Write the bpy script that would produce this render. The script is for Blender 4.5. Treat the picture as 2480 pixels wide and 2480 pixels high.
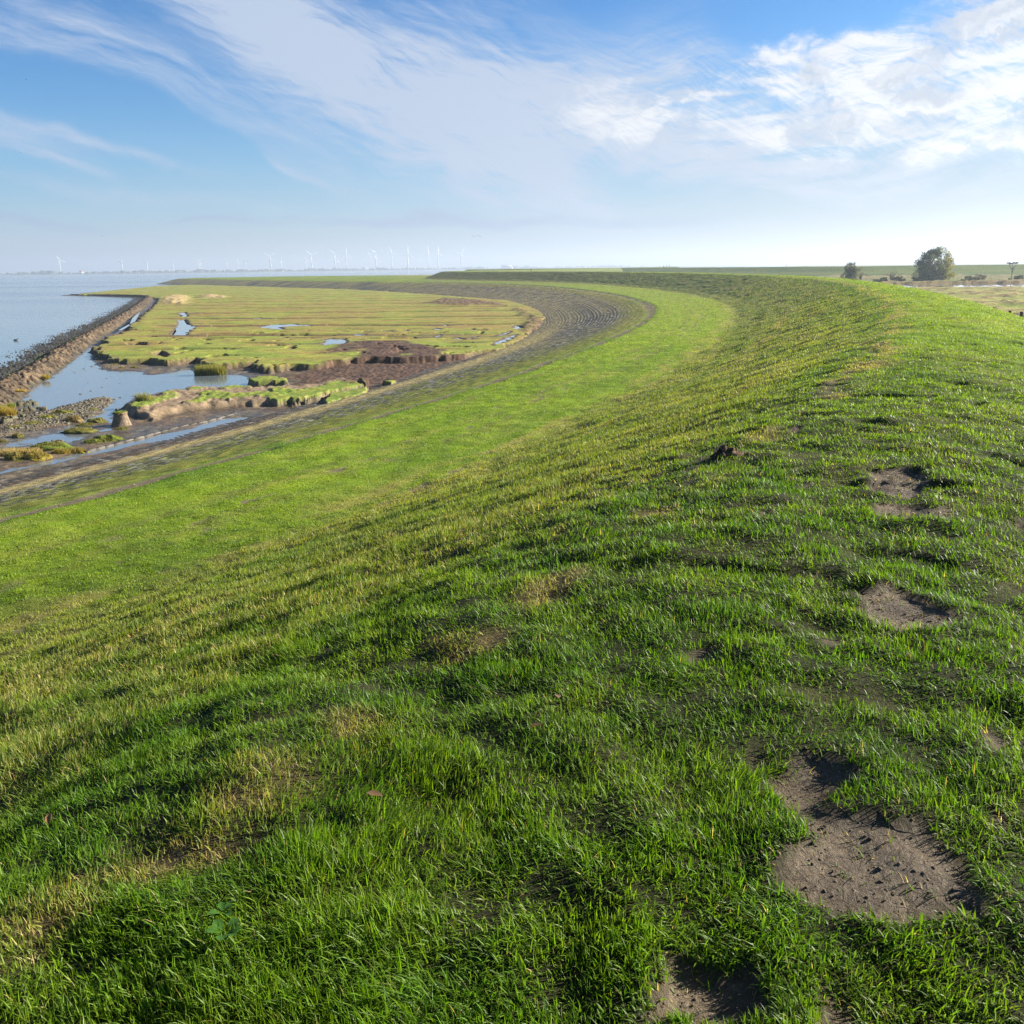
import bpy, math, random
import numpy as np
from mathutils import Vector, Matrix, Quaternion

for o in list(bpy.data.objects):
    bpy.data.objects.remove(o, do_unlink=True)
scene = bpy.context.scene
COL = scene.collection
rng = np.random.default_rng(7)
random.seed(7)

# ------------------------------------------------------------------ camera
EYE = 1.7
PITCH = math.atan(0.23911 / 0.9)
ROLL = math.radians(0.65)
cam = bpy.data.cameras.new('camera')
cam.sensor_width = 36.0
cam.lens = 0.9 * 36.0
cam.clip_start = 0.05
cam.clip_end = 40000
co = bpy.data.objects.new('camera', cam)
COL.objects.link(co)
fw = Vector((0, math.cos(PITCH), -math.sin(PITCH)))
up = Vector((0, math.sin(PITCH), math.cos(PITCH)))
rt = Vector((1, 0, 0))
r2 = rt * math.cos(ROLL) - up * math.sin(ROLL)
u2 = up * math.cos(ROLL) + rt * math.sin(ROLL)
m = Matrix((r2, u2, -fw)).transposed().to_4x4()
m.translation = Vector((0, 0, EYE))
co.matrix_world = m
scene.camera = co

# ------------------------------------------------------------------ light
SUN_AZ = math.radians(72)      # clockwise from +Y
SUN_EL = math.radians(23.0)
sd = Vector((math.sin(SUN_AZ) * math.cos(SUN_EL), math.cos(SUN_AZ) * math.cos(SUN_EL), math.sin(SUN_EL)))
sun = bpy.data.lights.new('sun', 'SUN')
sun.energy = 5.0
sun.angle = math.radians(0.5)
sun.color = (1.0, 0.91, 0.76)
so = bpy.data.objects.new('sun', sun)
so.rotation_euler = sd.to_track_quat('Z', 'Y').to_euler()
so.location = sd * 100
COL.objects.link(so)
scene.view_settings.view_transform = 'Standard'
scene.view_settings.look = 'None'
scene.view_settings.gamma = 1.0
scene.view_settings.exposure = EXPOSURE = 1.62
scene.render.engine = 'CYCLES'
scene.cycles.volume_bounces = 1
scene.cycles.max_bounces = 6
scene.cycles.transparent_max_bounces = 8
scene.cycles.use_denoising = True
scene.cycles.denoiser = 'OPENIMAGEDENOISE'
scene.cycles.denoising_input_passes = 'RGB_ALBEDO_NORMAL'
scene.cycles.denoising_prefilter = 'NONE'
# measured places in metres, camera at the origin
D = {'bank': [(-28.3, 67.24), (-26.79, 63.78), (-25.0, 61.76), (-24.26, 61.02), (-23.89, 61.68), (-23.61, 63.3), (-23.16, 65.01), (-21.78, 65.41), (-21.17, 66.41), (-20.22, 66.34), (-18.64, 66.22), (-17.08, 67.72),
          (-16.06, 70.22), (-14.71, 73.86), (-16.6, 70.09), (-15.57, 71.7), (-15.16, 74.36), (-13.37, 78.11), (-12.58, 79.61), (-13.81, 80.81), (-15.4, 82.41), (-16.15, 79.41), (-17.31, 76.46), (-18.94, 77.6),
          (-20.85, 75.81), (-21.14, 76.81), (-21.13, 75.42), (-23.13, 76.29), (-25.17, 76.61), (-26.86, 76.62), (-27.05, 75.13), (-28.27, 74.18), (-28.11, 70.62), (-28.31, 69.47)],
 'birds': [(-19.0, 499.6, 17.5), (-18.1, 504.7, 17.4), (-16.8, 499.7, 17.4), (-15.8, 494.7, 17.5), (-14.9, 499.8, 17.2), (44.0, 417.7, 28.2), (-221.8, 448.1, 54.5), (-181.6, 378.7, 72.1), (-194.6, 460.6, 18.3)],
 'blocks': [(-37.0, 69.37, 0.46), (-36.9, 70.38, 0.33), (-36.27, 68.84, 0.39), (-36.03, 69.7, 0.42), (-34.68, 67.44, 0.25), (-33.73, 66.25, 0.53), (-34.57, 66.32, 0.39), (-35.28, 66.19, 0.31), (-34.84, 65.97, 0.41),
            (-34.66, 64.71, 0.39), (-33.77, 63.44, 0.36), (-33.9, 62.45, 0.47), (-33.24, 60.35, 0.63), (-35.36, 63.72, 0.55), (-35.01, 63.87, 0.43), (-37.2, 71.45, 0.3), (-35.43, 67.69, 0.32), (-37.49, 70.84, 0.29),
            (-35.27, 65.46, 0.31), (-34.08, 62.3, 0.36), (-33.8, 60.69, 0.41), (-34.46, 62.33, 0.36), (-28.2, 65.84, 0.31)],
 'bluehole': [(0.3088, 0.2099, 0.1478, 0.0696, -0.0, 1.0), (0.2855, 0.2251, 0.1826, 0.0391, -0.0, 0.8), (0.4609, 0.2088, 0.0522, 0.0261, -0.524, 0.4), (-0.4274, 0.1717, 0.1, 0.0261, -0.262, 0.9),
              (-0.4188, 0.1588, 0.113, 0.0217, -0.314, 0.9), (-0.3214, 0.1352, 0.1478, 0.0196, -0.349, 0.8), (-0.2732, 0.1219, 0.1304, 0.013, -0.384, 0.7), (0.1049, 0.0908, 0.113, 0.0261, -0.262, 0.6)],
 'brownveg': [[(-21.71, 256.07), (-20.58, 288.92), (-13.41, 282.38), (-6.25, 262.53), (-1.94, 241.79), (-0.39, 227.27), (-5.68, 237.99), (-11.19, 234.84), (-15.87, 238.05)],
              [(0.65, 214.47), (3.3, 209.91), (4.54, 192.22), (4.13, 174.87), (2.63, 186.48)], [(3.2, 169.93), (5.33, 185.85), (5.65, 155.67), (3.83, 128.16), (2.87, 140.92)]],
 'cirrus': [(-0.248, 0.2359, 0.1826, 0.0652, -0.611, 1.0), (-0.2112, 0.217, 0.113, 0.0391, -0.698, 0.9), (-0.1154, 0.1505, 0.2696, 0.0739, -0.524, 0.55), (0.0166, 0.0962, 0.187, 0.0522, -0.524, 0.5),
            (0.0504, 0.0799, 0.087, 0.0174, -0.489, 0.5), (-0.4188, 0.2117, 0.2261, 0.0391, -0.314, 0.55), (-0.095, 0.1469, 0.5, 0.1652, -0.349, 0.42), (0.1356, 0.1915, 0.3043, 0.0739, 0.262, 0.5),
            (0.0011, 0.2054, 0.1826, 0.1, -0.611, 0.42), (-0.3786, 0.1145, 0.1826, 0.0087, -0.279, 0.45), (-0.473, 0.1286, 0.1087, 0.0261, -0.209, 0.5), (-0.3756, 0.077, 0.2609, 0.0148, -0.122, 0.45),
            (-0.2118, 0.0995, 0.0565, 0.0078, -0.454, 0.6), (-0.4257, 0.1047, 0.0652, 0.007, -0.314, 0.4), (0.0085, 0.1274, 0.2174, 0.0957, -0.349, 0.25), (0.2553, 0.0982, 0.3478, 0.0391, -0.14, 0.5),
            (0.3893, 0.0778, 0.2696, 0.0261, 0.052, 0.55), (0.2767, 0.0707, 0.1043, 0.0113, -0.175, 0.5), (0.3101, 0.1437, 0.3478, 0.0739, -0.087, 0.35), (0.4284, 0.0432, 0.3043, 0.0348, 0.035, 0.5),
            (-0.0542, 0.1279, 0.8261, 0.1435, -0.0, 0.16), (0.1126, 0.1255, 0.3043, 0.0652, -0.209, 0.25), (0.2735, 0.12, 0.3043, 0.0522, -0.0, 0.55), (-0.3472, 0.1695, 0.3043, 0.0522, -0.384, 0.12),
            (-0.0927, 0.2055, 0.2174, 0.0522, -0.698, 0.3)],
 'cumulus': [(0.1846, 0.1661, 0.187, 0.0565, 0.14, 0.5), (0.2433, 0.1724, 0.0957, 0.0304, 0.175, 0.45), (0.3034, 0.1829, 0.0913, 0.037, -0.14, 1.15), (0.4467, 0.1912, 0.1826, 0.0913, 0.349, 1.3),
             (0.4164, 0.1609, 0.1435, 0.0565, 0.436, 1.1), (0.4024, 0.1274, 0.2261, 0.0478, 0.087, 0.75), (0.1367, 0.1513, 0.2087, 0.0565, -0.052, 0.3), (0.4554, 0.1128, 0.113, 0.0174, -0.14, 0.9),
             (0.2916, 0.1375, 0.3478, 0.087, -0.0, 0.4), (0.3993, 0.1588, 0.2261, 0.113, -0.0, 0.45)],
 'dry': [[(-1.12, 2.87), (-0.99, 3.09), (-0.75, 3.12), (-0.69, 2.8), (-0.83, 2.59), (-1.04, 2.69)], [(-1.24, 2.45), (-1.14, 2.66), (-0.93, 2.68), (-0.87, 2.48), (-1.11, 2.33)],
         [(-1.48, 2.28), (-1.38, 2.45), (-1.2, 2.4), (-1.16, 2.22), (-1.27, 2.01), (-1.32, 1.98)], [(-0.41, 4.27), (-0.28, 4.38), (0.03, 4.2), (-0.01, 4.0), (-0.35, 3.96)],
         [(-0.78, 3.43), (-0.58, 3.46), (-0.47, 3.31), (-0.68, 3.21)], [(0.93, 6.72), (1.26, 6.83), (1.21, 6.52), (0.89, 6.42)], [(2.54, 9.98), (3.01, 10.37), (2.8, 9.45), (2.36, 9.23)]],
 'ducks': [(-73.09, 138.42), (-70.7, 147.33)],
 'ferry': ((-924.6, 5928.3, 7.0), (-882.0, 5934.8, 6.5), (-905.7, 5931.3, 34.0)),
 'gravel': [[(-33.3, 61.0), (-33.4, 64.3), (-33.2, 66.8), (-33.0, 69.9), (-32.8, 72.8), (-31.4, 72.5), (-29.9, 66.9), (-28.8, 61.3), (-29.6, 59.2), (-30.6, 57.2), (-31.0, 55.6), (-33.4, 59.7)],
            [(-50.2, 111.6), (-45.5, 102.8), (-41.6, 96.0), (-39.8, 94.3), (-39.8, 97.3), (-45.2, 104.5), (-49.7, 112.6)]],
 'house': (-1842.6, 4105.5, -0.4),
 'hummocks': [(-30.12, 65.98, 0.45, 0.42, 'g'), (-27.5, 60.88, 0.61, 0.56, 'd'), (-27.8, 59.82, 0.61, 0.3, 'd'), (-27.05, 57.15, 1.0, 0.53, 'd'), (-24.63, 57.84, 0.45, 0.29, 'b'), (-23.9, 53.92, 0.84, 0.64, 'b'),
              (-24.44, 53.26, 0.73, 0.44, 'b'), (-26.08, 51.43, 1.06, 0.72, 'b'), (-30.03, 55.46, 0.37, 0.47, 'd'), (-26.58, 48.44, 0.53, 0.69, 't'), (-25.46, 48.59, 0.76, 0.6, 'y'), (-26.1, 47.92, 0.36, 0.21, 'b'),
              (-24.81, 50.02, 0.56, 0.42, 'y'), (-24.14, 50.42, 0.56, 0.37, 'y'), (-39.82, 95.08, 0.43, 0.47, 'g'), (-42.06, 98.98, 0.58, 0.45, 'g'), (-38.88, 96.1, 0.48, 0.39, 'g'), (-30.09, 53.81, 0.26, 0.31, 'd'),
              (-31.43, 62.11, 0.76, 0.64, 'g'), (-31.32, 64.12, 0.89, 0.66, 'g'), (-29.14, 60.99, 0.56, 0.73, 's'), (-31.32, 59.91, 0.85, 0.51, 'g'), (-31.72, 58.46, 0.78, 0.44, 'g'), (-26.91, 54.11, 0.4, 0.25, 'm')],
 'jetty': [(-33.44, 55.4), (-35.75, 62.99), (-37.53, 68.74), (-38.3, 71.99), (-41.68, 80.63), (-44.03, 88.79), (-49.95, 106.43), (-56.27, 125.08), (-62.61, 144.73), (-73.77, 179.81), (-89.15, 226.81), (-110.95, 291.3),
           (-128.19, 341.31), (-139.02, 365.74), (-159.06, 386.5), (-175.36, 403.03), (-189.79, 415.18)],
 'jettyL': [(-39.94, 66.71), (-44.9, 78.9), (-47.48, 86.11), (-52.46, 99.32), (-59.48, 119.34), (-71.73, 154.6), (-89.3, 207.67), (-118.91, 299.82), (-130.95, 335.89), (-137.03, 345.94)],
 'kerb': [(-23.63, 50.29), (-22.67, 53.58), (-22.15, 54.87), (-21.62, 56.95), (-21.01, 58.68), (-20.21, 60.47), (-19.76, 61.78), (-19.19, 63.29)],
 'lagoon': [(-55.5, 123.32), (-52.15, 113.22), (-49.53, 105.51), (-44.03, 88.79), (-41.68, 80.63), (-38.24, 71.99), (-36.37, 68.54), (-35.47, 68.47), (-33.88, 67.19), (-33.46, 68.7), (-33.29, 70.09), (-33.24, 71.55),
            (-32.97, 73.27), (-32.34, 73.67), (-31.07, 72.24), (-30.19, 68.84), (-29.88, 66.52), (-29.13, 64.65), (-29.16, 63.62), (-29.2, 62.28), (-28.72, 60.96), (-28.97, 59.75), (-28.07, 59.09), (-28.66, 62.24),
            (-27.59, 62.17), (-26.45, 60.81), (-27.28, 62.81), (-28.39, 67.53), (-29.38, 69.99), (-30.17, 73.94), (-29.18, 71.61), (-29.02, 76.14), (-28.58, 78.17), (-27.69, 79.02), (-26.02, 79.23), (-24.94, 79.28),
            (-21.79, 78.13), (-22.48, 80.38), (-23.53, 83.19), (-24.75, 86.2), (-25.59, 88.48), (-27.3, 89.1), (-30.02, 88.92), (-32.25, 94.42), (-34.35, 89.81), (-35.21, 89.9), (-37.98, 93.52), (-37.98, 93.42),
            (-40.97, 93.73), (-43.73, 98.38), (-48.01, 107.09), (-51.15, 115.11)],
 'lowdark': [(-0.0564, 0.046, 0.2435, 0.0078, -0.017, 1.0), (-0.45, 0.0486, 0.1174, 0.007, -0.017, 0.7), (-0.2836, 0.0471, 0.0739, 0.0039, -0.035, 0.9), (0.1141, 0.0456, 0.1826, 0.0087, -0.017, 0.7),
             (-0.0775, 0.0531, 0.0652, 0.0061, -0.0, 0.7)],
 'marsh': [(-52.12, 117.32), (-48.6, 110.45), (-44.89, 103.36), (-42.8, 100.51), (-40.42, 99.4), (-39.41, 100.11), (-35.77, 97.55), (-35.39, 99.63), (-33.56, 99.92), (-32.4, 96.84), (-29.64, 93.45), (-27.87, 93.55),
           (-26.4, 95.36), (-25.41, 92.24), (-23.51, 90.6), (-21.98, 92.3), (-25.22, 90.79), (-23.24, 89.87), (-21.56, 91.38), (-19.45, 91.15), (-17.05, 95.06), (-16.51, 97.4), (-13.33, 97.02), (-8.99, 97.32),
           (-7.16, 97.93), (-5.64, 98.93), (-4.23, 103.77), (-0.94, 108.25), (1.53, 124.35), (3.31, 140.84), (5.16, 155.76), (6.88, 174.28), (7.06, 212.79), (7.17, 249.38), (-6.75, 284.16), (-23.16, 325.75),
           (-52.91, 394.59), (-71.17, 429.86), (-92.99, 472.01), (-118.48, 518.68), (-154.32, 559.94), (-118.65, 510.94), (-160.22, 563.32), (-212.99, 639.47), (-224.43, 605.0), (-195.95, 459.24), (-183.51, 402.94),
           (-152.1, 369.65), (-125.78, 336.44), (-116.63, 314.45), (-87.46, 229.22), (-79.78, 205.39), (-73.21, 185.95), (-67.29, 165.26), (-61.29, 152.1), (-58.37, 138.05), (-57.1, 131.94), (-53.7, 123.47)],
 'marsh_notches': [[(-50.56, 123.02), (-49.41, 124.11), (-47.85, 123.13), (-47.16, 120.83), (-48.51, 119.83)], [(-41.23, 107.54), (-41.28, 110.51), (-38.19, 104.34), (-37.53, 101.59), (-39.24, 103.57)]],
 'patches': [[(2.97, 7.55), (3.17, 7.66), (3.35, 7.62), (3.46, 7.5), (3.34, 7.14), (3.04, 6.64), (2.98, 6.74), (2.85, 6.84), (2.79, 7.02)],
             [(2.56, 6.38), (2.79, 6.45), (2.92, 6.38), (2.95, 6.16), (2.76, 5.95), (2.57, 6.0), (2.49, 6.16)],
             [(1.85, 4.62), (1.99, 4.66), (2.08, 4.59), (2.14, 4.37), (2.19, 4.2), (2.12, 4.07), (1.97, 3.99), (1.8, 3.98), (1.72, 4.08), (1.65, 4.25), (1.75, 4.44)],
             [(1.01, 2.93), (1.11, 2.91), (1.22, 2.83), (1.18, 2.72), (1.05, 2.66), (1.07, 2.59), (1.15, 2.54), (1.29, 2.52), (1.31, 2.27), (1.31, 2.16), (1.24, 2.12), (1.08, 2.09), (1.03, 2.05), (0.97, 2.09),
              (0.81, 2.18), (0.73, 2.23), (0.77, 2.42), (0.89, 2.46), (0.84, 2.59), (0.84, 2.78)],
             [(0.37, 2.0), (0.44, 2.01), (0.51, 1.96), (0.62, 1.96), (0.63, 1.88), (0.62, 1.74), (0.28, 1.75), (0.33, 1.88)], [(3.07, 9.07), (3.19, 9.06), (3.14, 8.86), (2.99, 8.83)],
             [(2.34, 7.22), (2.44, 7.24), (2.38, 7.04), (2.28, 7.04)], [(1.71, 6.21), (1.86, 6.2), (1.82, 6.05), (1.66, 6.02)], [(4.47, 10.72), (4.76, 10.88), (4.57, 10.44), (4.37, 10.4)],
             [(1.37, 3.88), (1.54, 3.93), (1.49, 3.8), (1.37, 3.74)], [(3.43, 6.1), (3.53, 6.13), (3.44, 5.91), (3.33, 5.87)], [(1.22, 2.15), (1.33, 2.08), (1.34, 2.0), (1.28, 1.95), (1.25, 2.04), (1.2, 2.1)]],
 'pools': [[(-50.46, 139.35), (-53.11, 148.14), (-55.84, 158.04), (-59.68, 169.48), (-63.6, 179.96), (-62.86, 182.42), (-56.07, 164.34), (-52.95, 157.52), (-49.98, 145.86), (-47.55, 137.33), (-48.72, 136.9)],
           [(-68.64, 194.89), (-69.27, 198.06), (-74.4, 212.43), (-73.9, 214.44), (-68.89, 201.11), (-66.15, 192.57)],
           [(-41.09, 154.2), (-41.21, 161.55), (-38.13, 162.68), (-34.52, 160.29), (-32.83, 155.86), (-35.61, 157.18), (-37.27, 154.69), (-36.12, 148.81), (-37.8, 149.83)],
           [(-23.16, 115.78), (-24.81, 125.82), (-24.19, 126.8), (-22.32, 126.51), (-21.12, 120.93), (-21.13, 118.51)], [(-22.32, 133.32), (-21.95, 135.69), (-20.47, 134.53), (-20.63, 132.75)],
           [(-18.89, 139.64), (-18.59, 141.59), (-17.58, 140.74), (-17.56, 138.77)], [(-11.79, 142.82), (-11.49, 146.31), (-10.7, 145.09), (-10.75, 142.64)], [(-11.09, 153.86), (-10.53, 156.61), (-10.14, 152.49)],
           [(-7.4, 124.0), (-6.9, 125.79), (-5.97, 123.0), (-6.12, 121.99)], [(-5.61, 123.73), (-5.11, 126.34), (-4.39, 129.02), (-4.53, 127.07), (-5.18, 122.88)],
           [(-10.23, 128.52), (-9.93, 132.83), (-9.71, 131.31), (-9.92, 127.08)], [(-2.04, 111.99), (-1.68, 118.84), (-0.85, 122.23), (0.15, 129.75), (0.88, 131.1), (0.65, 126.83), (-0.45, 119.64), (-1.18, 115.68)],
           [(-1.31, 129.98), (-0.28, 137.5), (0.16, 137.43), (-0.68, 129.88)], [(0.41, 145.29), (1.15, 151.59), (2.02, 145.0), (1.08, 142.32)], [(-6.06, 141.83), (-5.58, 144.19), (-5.22, 140.66)],
           [(-15.82, 141.12), (-15.62, 143.48), (-14.99, 139.65)], [(-64.52, 153.75), (-69.77, 171.43), (-75.95, 190.64), (-84.47, 216.25), (-79.73, 203.56), (-69.89, 173.8), (-63.86, 153.64)],
           [(-50.41, 183.56), (-49.16, 185.49), (-48.41, 182.6)], [(-31.83, 129.05), (-31.1, 130.33), (-30.59, 128.58)]],
 'posts': [(49.7, 91.3, -3.0), (52.6, 98.9, -3.3)],
 'puddle': [(-25.81, 43.45), (-25.9, 45.71), (-25.88, 46.64), (-25.13, 46.89), (-24.69, 48.54), (-24.37, 49.36), (-24.04, 50.19), (-23.42, 51.73), (-23.12, 53.13), (-22.59, 53.36), (-21.67, 55.6), (-20.32, 58.22),
            (-20.09, 60.5), (-19.68, 61.94), (-17.69, 62.35), (-17.62, 61.79), (-17.97, 59.5), (-18.93, 58.32), (-19.67, 55.48), (-20.54, 53.4), (-21.38, 53.03), (-22.23, 50.97), (-23.21, 49.29), (-23.93, 47.3),
            (-24.89, 46.03), (-25.32, 44.61), (-25.53, 42.95)],
 'reed': (-28.89, 89.26, 1.52, 0.92),
 'rocks': [(-47.73, 101.8, 0.15), (-44.32, 98.44, 0.4), (-44.15, 96.13, 0.32), (-44.8, 94.95, 0.26), (-45.01, 93.19, 0.24), (-43.43, 92.47, 0.26), (-35.32, 77.71, 0.31), (-35.32, 75.77, 0.34), (-35.53, 80.41, 0.28),
           (-35.18, 83.24, 0.23), (-38.11, 83.46, 0.2), (-34.46, 80.26, 0.16), (-35.27, 74.69, 0.12), (-34.37, 76.07, 0.18), (-31.05, 73.29, 0.33), (-37.94, 87.01, 0.25), (-38.19, 88.54, 0.18), (-38.63, 87.51, 0.13),
           (-43.19, 94.42, 0.23), (-41.79, 93.63, 0.17), (-41.84, 83.92, 0.22), (-33.65, 77.22, 0.11), (-30.52, 71.03, 0.1), (-43.66, 89.15, 0.15), (-30.26, 70.76, 0.09), (-38.78, 90.5, 0.1), (-51.04, 110.26, 0.26),
           (-38.12, 86.23, 0.13), (-33.62, 69.79, 0.18), (-34.09, 70.03, 0.17), (-33.24, 70.5, 0.26), (-33.11, 71.12, 0.29), (-32.69, 74.06, 0.27), (-29.52, 72.2, 0.09), (-46.99, 100.08, 0.11), (-34.24, 73.38, 0.08),
           (-33.63, 73.1, 0.09)],
 'ship': ((-46.8, 5599.8, -4.7), (21.1, 5600.0, -5.5), (-12.6, 5600.0, 16.0)),
 'smallboats': [(-992.0, 4184.0, -4.9), (-122.3, 5198.6, -4.5), (-743.4, 4944.4, 3.7)],
 'straw': [[(-97.33, 267.75), (-115.49, 314.07), (-127.48, 354.64), (-122.61, 358.42), (-105.41, 310.68), (-90.23, 262.45), (-95.36, 269.37)], [(-107.14, 326.56), (-114.82, 353.58), (-103.53, 345.66), (-98.41, 326.69)]],
 'stump': (-25.27, 59.32, 0.4, 0.62, 0.97),
 'tops': [[(-27.02, 64.3), (-26.39, 63.74), (-25.38, 63.25), (-25.44, 64.96), (-25.24, 67.99), (-24.95, 69.44), (-25.4, 70.39), (-26.02, 69.96), (-26.76, 68.7), (-26.77, 67.26), (-26.96, 66.16)],
          [(-26.76, 70.2), (-27.1, 71.48), (-26.73, 72.41), (-25.61, 71.35), (-25.36, 70.39), (-26.1, 69.96)],
          [(-23.9, 66.19), (-23.09, 65.85), (-22.18, 66.32), (-21.92, 67.71), (-21.39, 67.78), (-20.46, 67.3), (-20.64, 68.19), (-19.51, 68.68), (-18.45, 68.59), (-16.96, 66.73), (-16.28, 67.82), (-15.02, 67.42),
           (-14.24, 69.43), (-13.93, 71.28), (-15.81, 66.75), (-14.83, 68.28), (-14.44, 70.82), (-12.73, 74.39), (-11.98, 75.82), (-13.15, 76.96), (-14.67, 78.49), (-15.38, 75.63), (-16.48, 72.82), (-18.04, 73.91),
           (-19.63, 74.54), (-18.39, 75.05), (-19.45, 73.76), (-18.42, 71.68), (-20.2, 71.2), (-21.3, 71.29), (-23.13, 72.42), (-24.4, 72.21), (-23.87, 70.57), (-22.93, 70.18), (-23.36, 69.0), (-23.42, 67.26)],
          [(-25.65, 73.18), (-25.72, 74.68), (-24.8, 75.29), (-24.59, 74.78), (-25.0, 73.79)], [(-23.35, 73.98), (-23.29, 75.51), (-22.54, 75.94), (-21.24, 75.67), (-20.96, 74.31), (-21.67, 74.38), (-22.7, 73.79)],
          [(-22.86, 80.61), (-22.49, 82.39), (-21.3, 82.95), (-19.23, 80.02), (-18.87, 78.26), (-20.08, 78.76), (-21.0, 78.47), (-21.93, 78.55)],
          [(-13.45, 65.77), (-13.85, 70.77), (-12.85, 71.58), (-11.51, 74.28), (-11.08, 71.42), (-11.68, 68.02), (-12.43, 67.27), (-12.8, 64.59)], [(-12.9, 78.53), (-12.72, 79.84), (-11.92, 77.9), (-12.09, 76.55)],
          [(-10.7, 77.25), (-10.4, 78.83), (-9.54, 77.99), (-9.84, 76.33)]],
 'trees': [(164.6, 368.9, -4.0), (130.3, 362.3, -4.1), (196.3, 371.3, -4.3)],
 'tufts': [(-43.13, 85.92, -7.8, 0.36, 0.56), (-33.21, 60.44, -7.3, 0.58, 0.75), (-34.02, 61.51, -7.3, 0.35, 0.7), (-34.78, 64.03, -7.3, 0.27, 0.43), (-38.22, 72.04, -7.2, 0.44, 0.27), (-27.31, 49.59, -7.8, 0.71, 0.28),
           (-26.26, 49.75, -7.8, 0.56, 0.26), (-26.92, 67.43, -7.4, 0.59, 0.51)],
 'turbines': [(-1958.3, 4162.3, -4.5, 53.9, -27.0), (-1765.4, 4355.8, -4.1, 51.6, 15.4), (-1701.0, 4488.5, -4.5, 49.8, 7.5), (-1592.7, 4528.0, -4.2, 50.3, 0.0), (-1607.1, 4945.4, -1.3, 44.5, -8.1),
              (-1660.6, 5138.3, -1.6, 41.2, -9.5), (-1418.7, 4794.5, -4.0, 50.2, -35.9), (-1582.7, 5579.9, -5.6, 47.5, -15.9), (-1384.0, 5012.4, -5.3, 52.5, -31.6), (-1408.5, 5626.4, -3.5, 83.0, -61.6),
              (-1210.9, 4851.2, -2.8, 51.1, -36.9), (-1206.7, 5058.1, -5.1, 49.1, 0.0), (-1081.8, 5086.2, -0.1, 48.6, -19.3), (-1134.5, 5483.9, -0.6, 81.6, -51.0), (-1003.8, 5509.3, 4.1, 82.7, -51.8),
              (-951.7, 5315.5, 0.1, 48.6, 5.7), (-1109.4, 6506.1, 7.4, 87.7, 0.0), (-1063.3, 7323.2, 4.0, 85.3, -25.0), (-717.7, 5150.2, 5.2, 75.9, -52.5), (-841.7, 6848.5, 5.1, 100.9, -18.4),
              (-527.3, 4972.1, -1.7, 78.1, 0.0), (-606.0, 7174.5, -0.8, 106.7, -3.4), (-392.6, 5285.4, -0.7, 78.6, 0.0), (-296.0, 5892.6, -2.6, 89.3, 30.7)],
 'wetflat': [(-30.65, 54.59), (-30.35, 55.35), (-29.31, 55.81), (-28.62, 57.12), (-28.8, 58.84), (-28.87, 59.74), (-27.31, 59.64), (-26.24, 57.52), (-26.0, 59.85), (-25.12, 57.73), (-25.9, 56.94), (-25.2, 53.75),
             (-25.33, 52.08), (-27.03, 51.94), (-29.3, 52.08)],
 'wrack': [(-21.51, 105.96), (-21.27, 115.05), (-20.56, 121.93), (-16.58, 121.36), (-13.62, 120.93), (-7.42, 109.01), (-6.81, 99.72), (-4.21, 102.89), (-0.94, 108.16), (1.96, 126.36), (3.41, 144.73), (6.06, 159.92),
           (5.7, 144.33), (1.8, 116.37), (-0.9, 102.48), (-5.1, 88.94), (-8.01, 81.76), (-9.75, 79.7), (-11.38, 73.33), (-12.41, 75.32), (-13.32, 77.91), (-15.1, 80.76), (-17.27, 75.76), (-18.49, 77.88), (-20.19, 84.14),
           (-21.47, 85.48), (-19.62, 91.89), (-16.83, 99.24), (-20.79, 103.14)]}
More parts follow.
